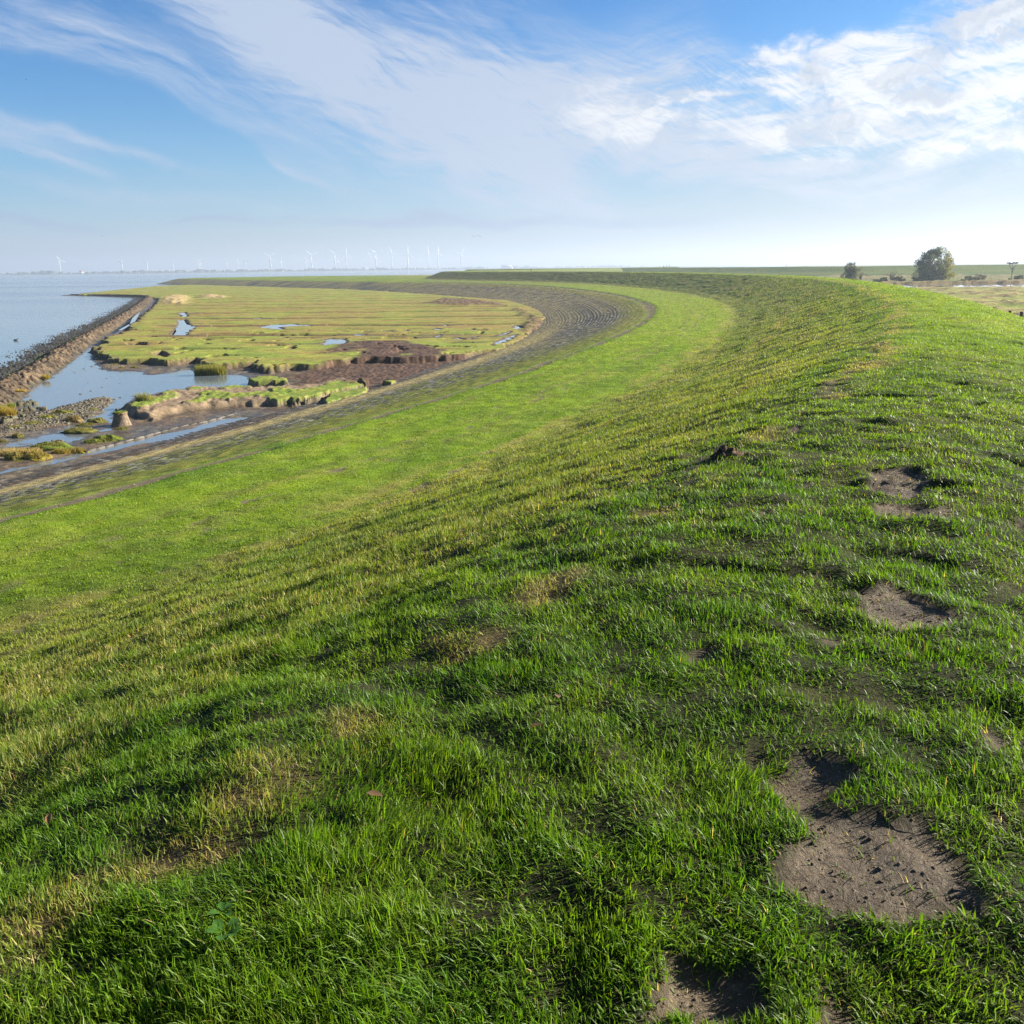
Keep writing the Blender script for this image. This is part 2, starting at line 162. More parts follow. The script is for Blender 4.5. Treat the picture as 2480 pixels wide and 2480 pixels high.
# ------------------------------------------------------------------ sky
SKY_S = 0.063
def build_world():
    W = bpy.data.worlds.new('World')
    scene.world = W
    W.use_nodes = True
    nt = W.node_tree
    N, L = nt.nodes, nt.links
    N.clear()
    def node(t, **k):
        n = N.new(t)
        for a, b in k.items():
            setattr(n, a, b)
        return n
    def val(sock, v):
        if isinstance(v, (int, float)):
            sock.default_value = v
        elif isinstance(v, tuple):
            sock.default_value = v
        else:
            L.new(v, sock)
    def M(op, a, b=0.0, c=0.0, clamp=False):
        n = node('ShaderNodeMath', operation=op, use_clamp=clamp)
        val(n.inputs[0], a); val(n.inputs[1], b); val(n.inputs[2], c)
        return n.outputs[0]
    def VM(op, a, b=(0, 0, 0)):
        n = node('ShaderNodeVectorMath', operation=op)
        val(n.inputs[0], a); val(n.inputs[1], b)
        return n.outputs['Value'] if op == 'LENGTH' else n.outputs[0]
    def noise(vec, scale, detail=5, rough=0.55, dist=0.0):
        n = node('ShaderNodeTexNoise')
        val(n.inputs['Vector'], vec)
        n.inputs['Scale'].default_value = scale
        n.inputs['Detail'].default_value = detail
        n.inputs['Roughness'].default_value = rough
        n.inputs['Distortion'].default_value = dist
        return n
    def mapping(vec, loc=(0, 0, 0), rot=0.0, scale=(1, 1, 1), typ='TEXTURE'):
        n = node('ShaderNodeMapping', vector_type=typ)
        val(n.inputs['Vector'], vec)
        n.inputs['Location'].default_value = loc
        n.inputs['Rotation'].default_value = (0, 0, rot)
        n.inputs['Scale'].default_value = scale
        return n.outputs[0]
    def mr(v, a, b, c=0.0, d=1.0, smooth=True):
        n = node('ShaderNodeMapRange', interpolation_type='SMOOTHSTEP' if smooth else 'LINEAR')
        val(n.inputs['Value'], v)
        for i, q in zip(('From Min', 'From Max', 'To Min', 'To Max'), (a, b, c, d)):
            n.inputs[i].default_value = q
        return n.outputs[0]
    def mix(f, a, b, typ='MIX'):
        n = node('ShaderNodeMix', data_type='RGBA', blend_type=typ)
        val(n.inputs['Factor'], f); val(n.inputs['A'], a) if False else None
        ia = [s for s in n.inputs if s.name == 'A' and s.type == 'RGBA'][0]
        ib = [s for s in n.inputs if s.name == 'B' and s.type == 'RGBA'][0]
        val(ia, a); val(ib, b)
        return [s for s in n.outputs if s.type == 'RGBA'][0]
    tc = node('ShaderNodeTexCoord')
    g = tc.outputs['Generated']
    sep = node('ShaderNodeSeparateXYZ'); L.new(g, sep.inputs[0])
    x, y, z = sep.outputs
    az = M('ARCTAN2', x, y)
    el = M('ARCSINE', z)
    cmb = node('ShaderNodeCombineXYZ'); L.new(az, cmb.inputs[0]); L.new(el, cmb.inputs[1])
    P = cmb.outputs[0]
    # warps
    wn = noise(P, 7.0, 4, 0.5)
    w1 = VM('SUBTRACT', wn.outputs['Color'], (0.5, 0.5, 0.5))
    s1 = node('ShaderNodeVectorMath', operation='MULTIPLY'); L.new(w1, s1.inputs[0]); s1.inputs[1].default_value = (0.10, 0.055, 0)
    Pc = VM('ADD', P, s1.outputs[0])
    wn2 = noise(P, 15.0, 9, 0.60)
    w2 = VM('SUBTRACT', wn2.outputs['Color'], (0.5, 0.5, 0.5))
    s2 = node('ShaderNodeVectorMath', operation='MULTIPLY'); L.new(w2, s2.inputs[0]); s2.inputs[1].default_value = (0.13, 0.085, 0)
    Pk = VM('ADD', P, s2.outputs[0])
    def blobs(vec, lst, inner):
        acc = None
        for a, e, ra, re, r, wt in lst:
            l = VM('LENGTH', mapping(vec, (a, e, 0), r, (ra, re, 1)))
            v = mr(l, inner, 1.0, wt, 0.0)
            acc = v if acc is None else M('ADD', acc, v)
        return acc
    cir = blobs(Pc, D['cirrus'], 0.0)
    cum = blobs(Pk, D['cumulus'], 0.0)
    low = blobs(Pc, D['lowdark'], 0.2)
    hole = blobs(Pc, D['bluehole'], 0.0)
    # fibrous texture of the cirrus, running down to the right
    f1 = noise(mapping(Pc, (0, 0, 0), -0.42, (0.36, 0.060, 1)), 2.4, 9, 0.64, 0.9).outputs['Fac']
    f2 = noise(mapping(P, (0, 0, 0), -0.15, (0.30, 0.045, 1)), 3.0, 8, 0.62, 0.9).outputs['Fac']
    fib = M('ADD', M('MULTIPLY', f1, 0.6), M('MULTIPLY', f2, 0.4))
    fr = noise(mapping(Pc, (0, 0, 0), 0.12, (0.38, 0.05, 1)), 2.6, 8, 0.62, 0.7).outputs['Fac']
    fl = M('ADD', M('MULTIPLY', f1, 0.62), M('MULTIPLY', f2, 0.38))
    sidemix = mr(az, -0.05, 0.28)
    fib = M('ADD', M('MULTIPLY', fl, M('SUBTRACT', 1.0, sidemix)), M('MULTIPLY', fr, sidemix))
    fine = noise(mapping(Pc, (0, 0, 0), -0.40, (0.16, 0.018, 1)), 3.2, 6, 0.65, 0.8).outputs['Fac']
    # sky in other parts of the dome: a loose field of cloud
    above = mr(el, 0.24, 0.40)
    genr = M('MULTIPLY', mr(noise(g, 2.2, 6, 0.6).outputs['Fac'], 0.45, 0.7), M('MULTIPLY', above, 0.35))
    env = M('SUBTRACT', cir, M('MULTIPLY', hole, 0.50))
    dev = M('ADD', M('MULTIPLY', M('SUBTRACT', fib, 0.5), 3.0), M('MULTIPLY', M('SUBTRACT', fine, 0.5), 0.9))
    cirm = M('MULTIPLY', env, M('ADD', 0.72, dev), clamp=True)
    cirm = M('MULTIPLY', mr(cirm, 0.0, 1.0), 0.95)
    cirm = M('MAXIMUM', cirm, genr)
    ctex = noise(mapping(Pk, (0, 0, 0), 0.1, (1.0, 0.55, 1)), 13, 9, 0.60, 0.5).outputs['Fac']
    cumm = M('MULTIPLY', M('SUBTRACT', cum, M('MULTIPLY', hole, 0.35)), mr(ctex, 0.26, 0.70, 0.42, 1.15), clamp=True)
    cumm = M('MULTIPLY', cumm, M('ADD', 0.35, M('MULTIPLY', mr(M('ADD', M('MULTIPLY', fr, 0.6), M('MULTIPLY', fine, 0.4)), 0.36, 0.60), 0.75)), clamp=True)
    cumm = M('MULTIPLY', mr(cumm, 0.0, 1.0), 0.95)
    # clear sky
    sky = node('ShaderNodeTexSky', sky_type='NISHITA')
    sky.sun_disc = False
    sky.sun_elevation = SUN_EL
    sky.sun_rotation = SUN_AZ
    sky.altitude = 0
    sky.air_density = 1.0
    sky.dust_density = 0.6
    sky.ozone_density = 2.0
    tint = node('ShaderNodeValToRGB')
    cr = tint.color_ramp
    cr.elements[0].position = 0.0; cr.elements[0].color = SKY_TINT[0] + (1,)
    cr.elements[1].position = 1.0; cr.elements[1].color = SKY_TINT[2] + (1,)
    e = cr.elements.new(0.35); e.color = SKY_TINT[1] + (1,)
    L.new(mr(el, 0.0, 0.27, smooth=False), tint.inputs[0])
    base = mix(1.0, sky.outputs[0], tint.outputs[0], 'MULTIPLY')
    base = mix(M('MULTIPLY', mr(az, -0.1, 0.6), mr(el, 0.22, 0.06)), base, mix(1.0, base, (0.72, 0.64, 0.60, 1), 'MULTIPLY'))
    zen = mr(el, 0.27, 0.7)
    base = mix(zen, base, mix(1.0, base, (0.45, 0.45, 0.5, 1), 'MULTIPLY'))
    # brighter towards the sun's side near the horizon
    sunside = mr(az, -0.5, 0.75)
    lowsky = mr(el, 0.26, 0.0)
    base = mix(M('MULTIPLY', mr(el, 0.17, 0.0), M('ADD', 0.25, M('MULTIPLY', sunside, 0.5))), base,
               mix(sunside, PALE_L, PALE_R))
    base = mix(M('MULTIPLY', low, 0.9, clamp=True), base, LOWDARK)
    ccol = mix(M('MULTIPLY', sunside, 0.7), CIR_L, CIR_R)
    c = mix(cirm, base, ccol)
    c = mix(cumm, c, mix(mr(ctex, 0.34, 0.58), CUM_D, CUM_L))
    bg = node('ShaderNodeBackground')
    L.new(c, bg.inputs['Color'])
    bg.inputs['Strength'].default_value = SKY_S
    out = node('ShaderNodeOutputWorld')
    L.new(bg.outputs[0], out.inputs['Surface'])
    W.cycles.sampling_method = 'MANUAL'
    W.cycles.sample_map_resolution = 512
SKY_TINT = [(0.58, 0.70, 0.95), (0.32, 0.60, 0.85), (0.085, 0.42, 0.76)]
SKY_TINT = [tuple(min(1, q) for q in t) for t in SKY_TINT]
PALE_L = (1.75, 2.3, 3.35, 1)
PALE_R = (2.5, 2.4, 2.6, 1)
LOWDARK = (1.7, 2.3, 3.3, 1)
CIR_L = (2.65, 3.2, 4.15, 1)
CIR_R = (3.2, 3.5, 4.1, 1)
CUM_L = (4.9, 4.9, 5.0, 1)
CUM_D = (3.1, 3.4, 3.9, 1)
build_world()
# ------------------------------------------------------------------ helpers
def _hash(ix, iy, seed):
    h = (ix.astype(np.int64) * 374761393 + iy.astype(np.int64) * 668265263 + seed * 1274126177) & 0xffffffff
    h = ((h ^ (h >> 13)) * 1274126177) & 0xffffffff
    return (h ^ (h >> 16)) & 0xffffffff
def pn(x, y, seed=0):
    "gradient noise, about -1..1"
    x = np.asarray(x, float); y = np.asarray(y, float)
    ix = np.floor(x); iy = np.floor(y)
    fx = x - ix; fy = y - iy
    ux = fx * fx * fx * (fx * (fx * 6 - 15) + 10); uy = fy * fy * fy * (fy * (fy * 6 - 15) + 10)
    r = 0
    for dx in (0, 1):
        for dy in (0, 1):
            a = _hash(ix + dx, iy + dy, seed) * (2 * math.pi / 4294967296.0)
            v = np.cos(a) * (fx - dx) + np.sin(a) * (fy - dy)
            r = r + v * (ux if dx else 1 - ux) * (uy if dy else 1 - uy)
    return r * 1.5
def fbm(x, y, octv=4, seed=0, gain=0.5):
    a = 1.0; s = 0; n = 0
    for k in range(octv):
        s = s + a * pn(x * 2 ** k + 13.7 * k, y * 2 ** k - 7.1 * k, seed + k); n += a; a *= gain
    return s / n * 1.3
def cellular(x, y, seed=0, jit=0.85):
    "returns F1, F2 and a random value of the nearest cell"
    ix = np.floor(x); iy = np.floor(y)
    f1 = np.full(x.shape, 9.0); f2 = np.full(x.shape, 9.0); rv = np.zeros(x.shape)
    for dx in (-1, 0, 1):
        for dy in (-1, 0, 1):
            a = _hash(ix + dx, iy + dy, seed) / 4294967296.0; b = _hash(ix + dx, iy + dy, seed + 91) / 4294967296.0
            px = ix + dx + 0.5 + (a - 0.5) * jit; py = iy + dy + 0.5 + (b - 0.5) * jit
            d = np.hypot(x - px, y - py)
            near = d < f1
            f2 = np.where(near, f1, np.minimum(f2, d)); rv = np.where(near, _hash(ix + dx, iy + dy, seed + 7) / 4294967296.0, rv)
            f1 = np.where(near, d, f1)
    return f1, f2, rv
def sst(a, b, v):
    t = np.clip((v - a) / (b - a), 0, 1)
    return t * t * (3 - 2 * t)
def sdf(x, y, poly):
    "signed distance to a polygon, positive inside"
    P = np.array(poly, float); n = len(P)
    bx0, by0 = P.min(0); bx1, by1 = P.max(0); pad = max(bx1 - bx0, by1 - by0) * 0.5 + 6
    out = np.full(x.shape, -pad)
    m_ = (x > bx0 - pad) & (x < bx1 + pad) & (y > by0 - pad) & (y < by1 + pad)
    if not m_.any():
        return out
    xs = x[m_]; ys = y[m_]
    d = np.full(xs.shape, 1e9); ins = np.zeros(xs.shape, bool)
    for i in range(n):
        ax, ay = P[i]; bx, by = P[(i + 1) % n]
        ex, ey = bx - ax, by - ay
        t = np.clip(((xs - ax) * ex + (ys - ay) * ey) / (ex * ex + ey * ey + 1e-9), 0, 1)
        d = np.minimum(d, (xs - ax - t * ex) ** 2 + (ys - ay - t * ey) ** 2)
        c = ((ay > ys) != (by > ys)) & (xs < ex * (ys - ay) / (ey + 1e-12) + ax)
        ins ^= c
    d = np.sqrt(d)
    out[m_] = np.where(ins, d, -d)
    return out
def lerp(a, b, t):
    t = np.asarray(t)[..., None]
    return np.asarray(a) * (1 - t) + np.asarray(b) * t
def catmull(P, n=40):
    P = np.array(P, float)
    Q = np.vstack([2 * P[0] - P[1], P, 2 * P[-1] - P[-2]]); out = []
    for i in range(1, len(Q) - 2):
        p0, p1, p2, p3 = Q[i - 1:i + 3]
        for k in range(n):
            t = k / n
            out.append(.5 * ((2 * p1) + (-p0 + p2) * t + (2 * p0 - 5 * p1 + 4 * p2 - p3) * t * t + (-p0 + 3 * p1 - 3 * p2 + p3) * t ** 3))
    out.append(Q[-2])
    return np.array(out)
class Path:
    def __init__(self, pts, n=40):
        C = catmull(pts, n); d = np.diff(C, axis=0)
        self.C = C; self.S = np.concatenate([[0], np.cumsum(np.hypot(d[:, 0], d[:, 1]))])
        T = np.gradient(C, axis=0); T /= np.hypot(T[:, 0], T[:, 1])[:, None]
        self.N = np.stack([-T[:, 1], T[:, 0]], 1); self.T = T
    def at(self, s):
        f = lambda a: np.interp(s, self.S, a)
        n = np.stack([f(self.N[:, 0]), f(self.N[:, 1])], -1)
        n /= np.linalg.norm(n, axis=-1)[..., None]
        return np.stack([f(self.C[:, 0]), f(self.C[:, 1])], -1), n
    def st(self, x, y, smax=1e9, step=1):
        k = np.where(self.S < smax)[0][::step]
        C = self.C[k]; s = np.empty(x.shape); t = np.empty(x.shape)
        for i in range(0, len(x), 20000):
            xx = x[i:i + 20000]; yy = y[i:i + 20000]
            d2 = (xx[:, None] - C[None, :, 0]) ** 2 + (yy[:, None] - C[None, :, 1]) ** 2
            j = d2.argmin(1); kk = k[j]
            dx = xx - C[j, 0]; dy = yy - C[j, 1]
            s[i:i + 20000] = self.S[kk] + dx * self.T[kk, 0] + dy * self.T[kk, 1]
            t[i:i + 20000] = dx * self.N[kk, 0] + dy * self.N[kk, 1]
        return s, t
def link(o, parent=None):
    COL.objects.link(o)
    if parent is not None:
        o.parent = parent
    return o
def mesh(name, V, F, mat=None, col=None, smooth=False, parent=None, uv=None, fcol=None):
    "F: list of index arrays, each (n, k) for k-gons; col: per-vertex rgb"
    me = bpy.data.meshes.new(name)
    V = np.asarray(V, np.float32)
    Fs = [np.asarray(f, np.int32) for f in (F if isinstance(F, list) else [F]) if len(f)]
    me.vertices.add(len(V)); me.vertices.foreach_set('co', V.ravel())
    nl = sum(f.size for f in Fs); npoly = sum(len(f) for f in Fs)
    me.loops.add(nl); me.polygons.add(npoly)
    me.loops.foreach_set('vertex_index', np.concatenate([f.ravel() for f in Fs]))
    tot = np.concatenate([np.full(len(f), f.shape[1], np.int32) for f in Fs])
    st_ = np.concatenate([[0], np.cumsum(tot)[:-1]]).astype(np.int32)
    me.polygons.foreach_set('loop_start', st_)
    me.update(calc_edges=True)
    if smooth:
        me.polygons.foreach_set('use_smooth', np.ones(npoly, bool))
    if col is not None:
        a = me.color_attributes.new('Col', 'FLOAT_COLOR', 'POINT')
        c4 = np.ones((len(V), 4), np.float32); c4[:, :3] = np.clip(col, 0, 1)
        a.data.foreach_set('color', c4.ravel())
    if mat is not None:
        me.materials.append(mat)
    o = bpy.data.objects.new(name, me)
    return link(o, parent)
def gridfaces(nu, nv):
    i = np.arange(nu * nv).reshape(nu, nv)
    return np.stack([i[:-1, :-1].ravel(), i[1:, :-1].ravel(), i[1:, 1:].ravel(), i[:-1, 1:].ravel()], 1)
class MB:
    "collects simple shapes into one mesh"
    def __init__(self):
        self.V = []; self.F3 = []; self.F4 = []; self.C = []; self.n = 0
    def add(self, V, F4=None, F3=None, c=(1, 1, 1)):
        V = np.asarray(V, float); k = self.n
        self.V.append(V); self.C.append(np.broadcast_to(np.asarray(c, float), V.shape).copy())
        if F4 is not None and len(F4): self.F4.append(np.asarray(F4) + k)
        if F3 is not None and len(F3): self.F3.append(np.asarray(F3) + k)
        self.n += len(V)
    def box(self, c0, size, rz=0.0, c=(1, 1, 1), taper=1.0):
        sx, sy, sz = [q / 2 for q in size]
        p = np.array([[a * sx * (taper if b2 > 0 else 1), b * sy * (taper if b2 > 0 else 1), b2 * sz] for b2 in (-1, 1) for a, b in ((-1, -1), (1, -1), (1, 1), (-1, 1))])
        ca, sa = math.cos(rz), math.sin(rz)
        p = np.stack([p[:, 0] * ca - p[:, 1] * sa, p[:, 0] * sa + p[:, 1] * ca, p[:, 2]], 1) + np.array(c0)
        self.add(p, [[3, 2, 1, 0], [4, 5, 6, 7], [0, 1, 5, 4], [1, 2, 6, 5], [2, 3, 7, 6], [3, 0, 4, 7]], c=c)
    def tube(self, pts, rad, n=6, c=(1, 1, 1), cap=True):
        pts = np.asarray(pts, float); rad = np.broadcast_to(np.asarray(rad, float), (len(pts),))
        T = np.gradient(pts, axis=0); T /= np.linalg.norm(T, axis=1)[:, None] + 1e-12
        ref = np.array([0, 0, 1.0]) if abs(T[0, 2]) < 0.9 else np.array([1.0, 0, 0])
        V = []
        for p, t, r in zip(pts, T, rad):
            a = np.cross(t, ref); a /= np.linalg.norm(a) + 1e-12; b = np.cross(t, a)
            th = np.arange(n) * 2 * math.pi / n
            V.append(p + r * (np.cos(th)[:, None] * a + np.sin(th)[:, None] * b))
        k = len(pts); i = np.arange(k * n).reshape(k, n); j = np.roll(i, -1, 1)
        F = np.stack([i[:-1].ravel(), j[:-1].ravel(), j[1:].ravel(), i[1:].ravel()], 1)
        V = np.concatenate(V)
        F3 = []
        if cap:
            V = np.vstack([V, pts[:1], pts[-1:]])
            F3 = [[i[0, (q + 1) % n], i[0, q], k * n] for q in range(n)] + [[i[-1, q], i[-1, (q + 1) % n], k * n + 1] for q in range(n)]
        self.add(V, F, F3, c)
    def build(self, name, mat, parent=None, smooth=False):
        return mesh(name, np.concatenate(self.V), [np.concatenate(f) for f in (self.F4, self.F3) if f], mat, np.concatenate(self.C), smooth, parent)
def tag(o, label=None, cat=None, group=None, kind=None):
    if label: o['label'] = label
    if cat: o['category'] = cat
    if group: o['group'] = group
    if kind: o['kind'] = kind
    return o
def empty(name, loc, label, cat, group=None, rz=0.0):
    o = bpy.data.objects.new(name, None)
    o.location = loc; o.rotation_euler = (0, 0, rz)
    o.empty_display_size = 0.3
    COL.objects.link(o)
    return tag(o, label, cat, group)
def mat_vcol(name, rough=0.9, spec=0.2, noise_scale=0.0, noise_amt=0.0, bump=0.0, bump_scale=8.0, translucent=0.0, flat=None, wet=None, grain=0.0):
    "base colour from the mesh's own colour attribute, broken up by noise"
    mt = bpy.data.materials.new(name); mt.use_nodes = True
    nt = mt.node_tree; N, L = nt.nodes, nt.links
    b = N['Principled BSDF']; out = N['Material Output']
    b.inputs['Roughness'].default_value = rough
    b.inputs['Specular IOR Level'].default_value = spec
    if flat is None:
        at = N.new('ShaderNodeAttribute'); at.attribute_name = 'Col'; c = at.outputs['Color']
    else:
        rg = N.new('ShaderNodeRGB'); rg.outputs[0].default_value = tuple(flat) + (1,); c = rg.outputs[0]
    geo = N.new('ShaderNodeNewGeometry')
    if noise_amt:
        nz = N.new('ShaderNodeTexNoise'); nz.inputs['Scale'].default_value = noise_scale; nz.inputs['Detail'].default_value = 6; nz.inputs['Roughness'].default_value = 0.7
        L.new(geo.outputs['Position'], nz.inputs['Vector'])
        mrn = N.new('ShaderNodeMapRange'); mrn.inputs['From Min'].default_value = 0.3; mrn.inputs['From Max'].default_value = 0.7
        mrn.inputs['To Min'].default_value = 1 - noise_amt; mrn.inputs['To Max'].default_value = 1 + noise_amt
        L.new(nz.outputs['Fac'], mrn.inputs['Value'])
        mu = N.new('ShaderNodeVectorMath'); mu.operation = 'SCALE'
        L.new(c, mu.inputs[0]); L.new(mrn.outputs[0], mu.inputs['Scale']); c = mu.outputs[0]
    L.new(c, b.inputs['Base Color'])
    if bump:
        nb = N.new('ShaderNodeTexNoise'); nb.inputs['Scale'].default_value = bump_scale; nb.inputs['Detail'].default_value = 8; nb.inputs['Roughness'].default_value = 0.7
        L.new(geo.outputs['Position'], nb.inputs['Vector'])
        bp = N.new('ShaderNodeBump'); bp.inputs['Strength'].default_value = 1.0; bp.inputs['Distance'].default_value = bump
        L.new(nb.outputs['Fac'], bp.inputs['Height']); L.new(bp.outputs[0], b.inputs['Normal'])
        if grain:
            ng = N.new('ShaderNodeTexNoise'); ng.inputs['Scale'].default_value = 42.0; ng.inputs['Detail'].default_value = 6; ng.inputs['Roughness'].default_value = 0.65; ng.inputs['Distortion'].default_value = 0.6
            L.new(geo.outputs['Position'], ng.inputs['Vector'])
            bg_ = N.new('ShaderNodeBump'); bg_.inputs['Strength'].default_value = 1.0; bg_.inputs['Distance'].default_value = grain
            L.new(ng.outputs['Fac'], bg_.inputs['Height']); L.new(bp.outputs[0], bg_.inputs['Normal']); L.new(bg_.outputs[0], b.inputs['Normal'])
    if wet is not None:
        at2 = N.new('ShaderNodeAttribute'); at2.attribute_name = 'Wet'
        mw = N.new('ShaderNodeMapRange'); mw.inputs['To Min'].default_value = rough; mw.inputs['To Max'].default_value = wet
        L.new(at2.outputs['Fac'], mw.inputs['Value']); L.new(mw.outputs[0], b.inputs['Roughness'])
    if translucent:
        tr = N.new('ShaderNodeBsdfTranslucent')
        sc = N.new('ShaderNodeVectorMath'); sc.operation = 'MULTIPLY'; sc.inputs[1].default_value = (1.5, 1.5, 0.6)
        L.new(c, sc.inputs[0]); L.new(sc.outputs[0], tr.inputs['Color'])
        mx = N.new('ShaderNodeMixShader'); mx.inputs[0].default_value = translucent
        L.new(b.outputs[0], mx.inputs[1]); L.new(tr.outputs[0], mx.inputs[2]); L.new(mx.outputs[0], out.inputs['Surface'])
    return mt
def set_wet(o, w):
    a = o.data.attributes.new('Wet', 'FLOAT', 'POINT'); a.data.foreach_set('value', np.asarray(w, np.float32).ravel())
# ------------------------------------------------------------------ the dike
CREST = [(-22, -35.5), (-12.5, -18), (-2.45, 0), (-0.2, 4.2), (1.1, 6.7), (2.5, 9.2), (4.4, 12.6), (9.2, 22.5), (15.9, 38.7), (20.2, 51), (28.5, 78),
         (35.5, 108), (40, 140), (41.5, 170), (41, 205), (37, 250), (29, 300), (15, 345), (-4, 385), (-20, 420), (-30, 450), (-33, 485), (-22, 540), (10, 640), (60, 790), (110, 940), (150, 1040), (210, 1200)]
PATH = Path(CREST)
PT = np.array([-30, -20.5, -14, -4.4, -3.5, -2.0, -0.6, 0.3, 2.0, 8.0, 9.6, 11.0, 18.4, 19.3, 20.5, 30.0, 36.5, 38.6, 40.5, 46])
PZ = np.array([-5.3, -5.1, -3.45, -0.42, -0.13, 0.03, 0.01, -0.10, -0.66, -2.82, -3.28, -3.44, -3.97, -4.12, -4.36, -6.35, -7.66, -7.92, -8.15, -8.6])
_tt = np.linspace(-30, 46, 3000)
_zz = np.interp(_tt, PT, PZ)
_k = np.exp(-0.5 * (np.arange(-20, 21) / 9.0) ** 2); _k /= _k.sum()
_zz = np.convolve(np.pad(_zz, 20, mode='edge'), _k, mode='valid')
def prof(t):
    return np.interp(t, _tt, _zz)
def dike_fields(x, y, s, t, dist):
    "height and material fields of the dike as functions of the place"
    near = 1 - sst(25, 90, dist)
    bump = 0.030 * pn(x / 0.26, y / 0.26, 1) * (1 - sst(12, 30, dist)) + 0.045 * pn(x / 0.75, y / 0.75, 2) + 0.055 * pn(x / 2.3, y / 2.3, 3)
    # mower and sheep tracks: low ridges that cross the slope
    slope = sst(0.3, 2, t) * (1 - sst(9, 11, t))
    bump = bump + slope * (1 - 0.6 * sst(90, 160, s)) * (0.05 * pn(s / 2.6 + 0.15 * t, t / 1.1, 4) + 0.035 * pn(s / 9, t / 0.8, 12))
    gr = sst(-6, -4, t) * (1 - sst(18.6, 19.6, t))
    bump = bump * (0.25 + 0.75 * gr)
    # bare earth
    dirt = np.zeros(x.shape); dip = np.zeros(x.shape)
    jx = x + 0.04 * pn(x / 0.15, y / 0.15, 21) + 0.025 * pn(x / 0.05, y / 0.05, 23); jy = y + 0.04 * pn(x / 0.15, y / 0.15, 22) + 0.025 * pn(x / 0.05, y / 0.05, 24)
    if (dist < 14).any():
        for p in D['patches']:
            d = sdf(jx, jy, p)
            dirt = np.maximum(dirt, sst(-0.015, 0.055, d)); dip = np.maximum(dip, sst(-0.01, 0.06, d))
    # worn line along the outer berm edge
    wob = 0.35 * pn(s / 6.0, 0 * s, 31) + 0.15 * pn(s / 1.3, 0 * s, 32)
    e = np.abs(t - 19.25 - wob)
    ln = (1 - sst(0.25, 0.65, e)) * sst(-0.6, -0.1, pn(s / 5.0, t * 0, 33) + 0.35 * pn(s / 1.1, t / 0.6, 34))
    turn = np.exp(-((s - 182) / 14) ** 2)
    ln = np.maximum(ln, (1 - sst(0.5, 1.1, e)) * turn)
    dirt = np.maximum(dirt, ln)
    # scraps of bare ground on the berm and the slope
    lines = np.exp(-((t - 13.6 - 0.8 * pn(s / 12, s * 0, 41)) / 0.9) ** 2) + 0.9 * np.exp(-((t - 9.7) / 0.6) ** 2) + 0.55 * np.exp(-((t - 0.2) / 0.5) ** 2)
    lines = lines * (0.25 + 0.75 * sst(5, 11, dist))
    sc = sst(0.42, 0.62, pn(s / 1.9, t / 0.5, 42) + 0.45 * pn(s / 0.5, t / 0.25, 43)) * np.clip(lines, 0, 1)
    sc2 = sst(0.72, 0.92, pn(s / 0.9, t / 0.35, 44) + 0.4 * pn(s / 0.3, t / 0.2, 45)) * gr
    dirt = np.maximum(dirt, np.maximum(sc * 0.95, sc2 * 0.8))
    dip = np.maximum(dip, 0.8 * sc + 0.6 * sc2) + 1.4 * ln
    # dry grass: along the shoulder, on the slope, in scalped spots
    dry = 0.11 + 0.40 * slope + 0.30 * fbm(s / 7, t / 1.6, 3, 51)
    dry = dry + 0.75 * np.exp(-((t - 0.1 - 0.5 * pn(s / 4, s * 0, 52)) / 0.42) ** 2) * sst(0.0, 0.5, pn(s / 1.3, t / 0.5, 53) - 0.12 + 0.55 * sst(10, 22, dist))
    dry = dry + 0.45 * np.exp(-((t - 10.4) / 0.9) ** 2) * sst(-0.3, 0.4, pn(s / 3.0, t / 0.8, 54)) + 0.3 * np.exp(-((t - 14) / 1.2) ** 2) * sst(0, 0.5, pn(s / 5, t / 0.9, 55))
    dry = dry + 0.35 * np.exp(-((t - 5.6 - 0.8 * pn(s / 20, s * 0, 58)) / 0.35) ** 2) * sst(80, 110, s) * sst(-0.3, 0.3, pn(s / 4, t, 56))
    if (dist < 16).any():
        for p in D['dry']:
            d = sdf(jx, jy, p)
            dry = np.maximum(dry, 1.0 * sst(-0.12, 0.10, d) * (0.65 + 0.35 * pn(x / 0.15, y / 0.15, 57)))
            dirt = np.maximum(dirt, 0.5 * sst(0.0, 0.12, d) * sst(0.45, 0.7, pn(x / 0.16, y / 0.16, 59)))
    dry = dry + 0.20 * pn(x / 0.6, y / 0.6, 60) * near
    dry = np.clip(dry, 0, 1)
    # trodden hollows across the crest
    hol = sst(0.30, 0.58, pn(s / 0.7, t / 1.0, 62) + 0.3 * pn(s / 0.3, t / 0.4, 63)) * sst(-6, -4.5, t) * (1 - sst(0.0, 1.2, t))
    bump = bump - 0.045 * hol * sst(3, 6, dist)
    z = prof(t) + bump - 0.034 * dip + dirt * 0.012 * pn(x / 0.07, y / 0.07, 61) * near
    return z, dirt, dry
GREEN = np.array([0.076, 0.165, 0.009]); GREEN_Y = np.array([0.215, 0.305, 0.012]); STRAW = np.array([0.40, 0.31, 0.11]); DIRT = np.array([0.165, 0.128, 0.090])
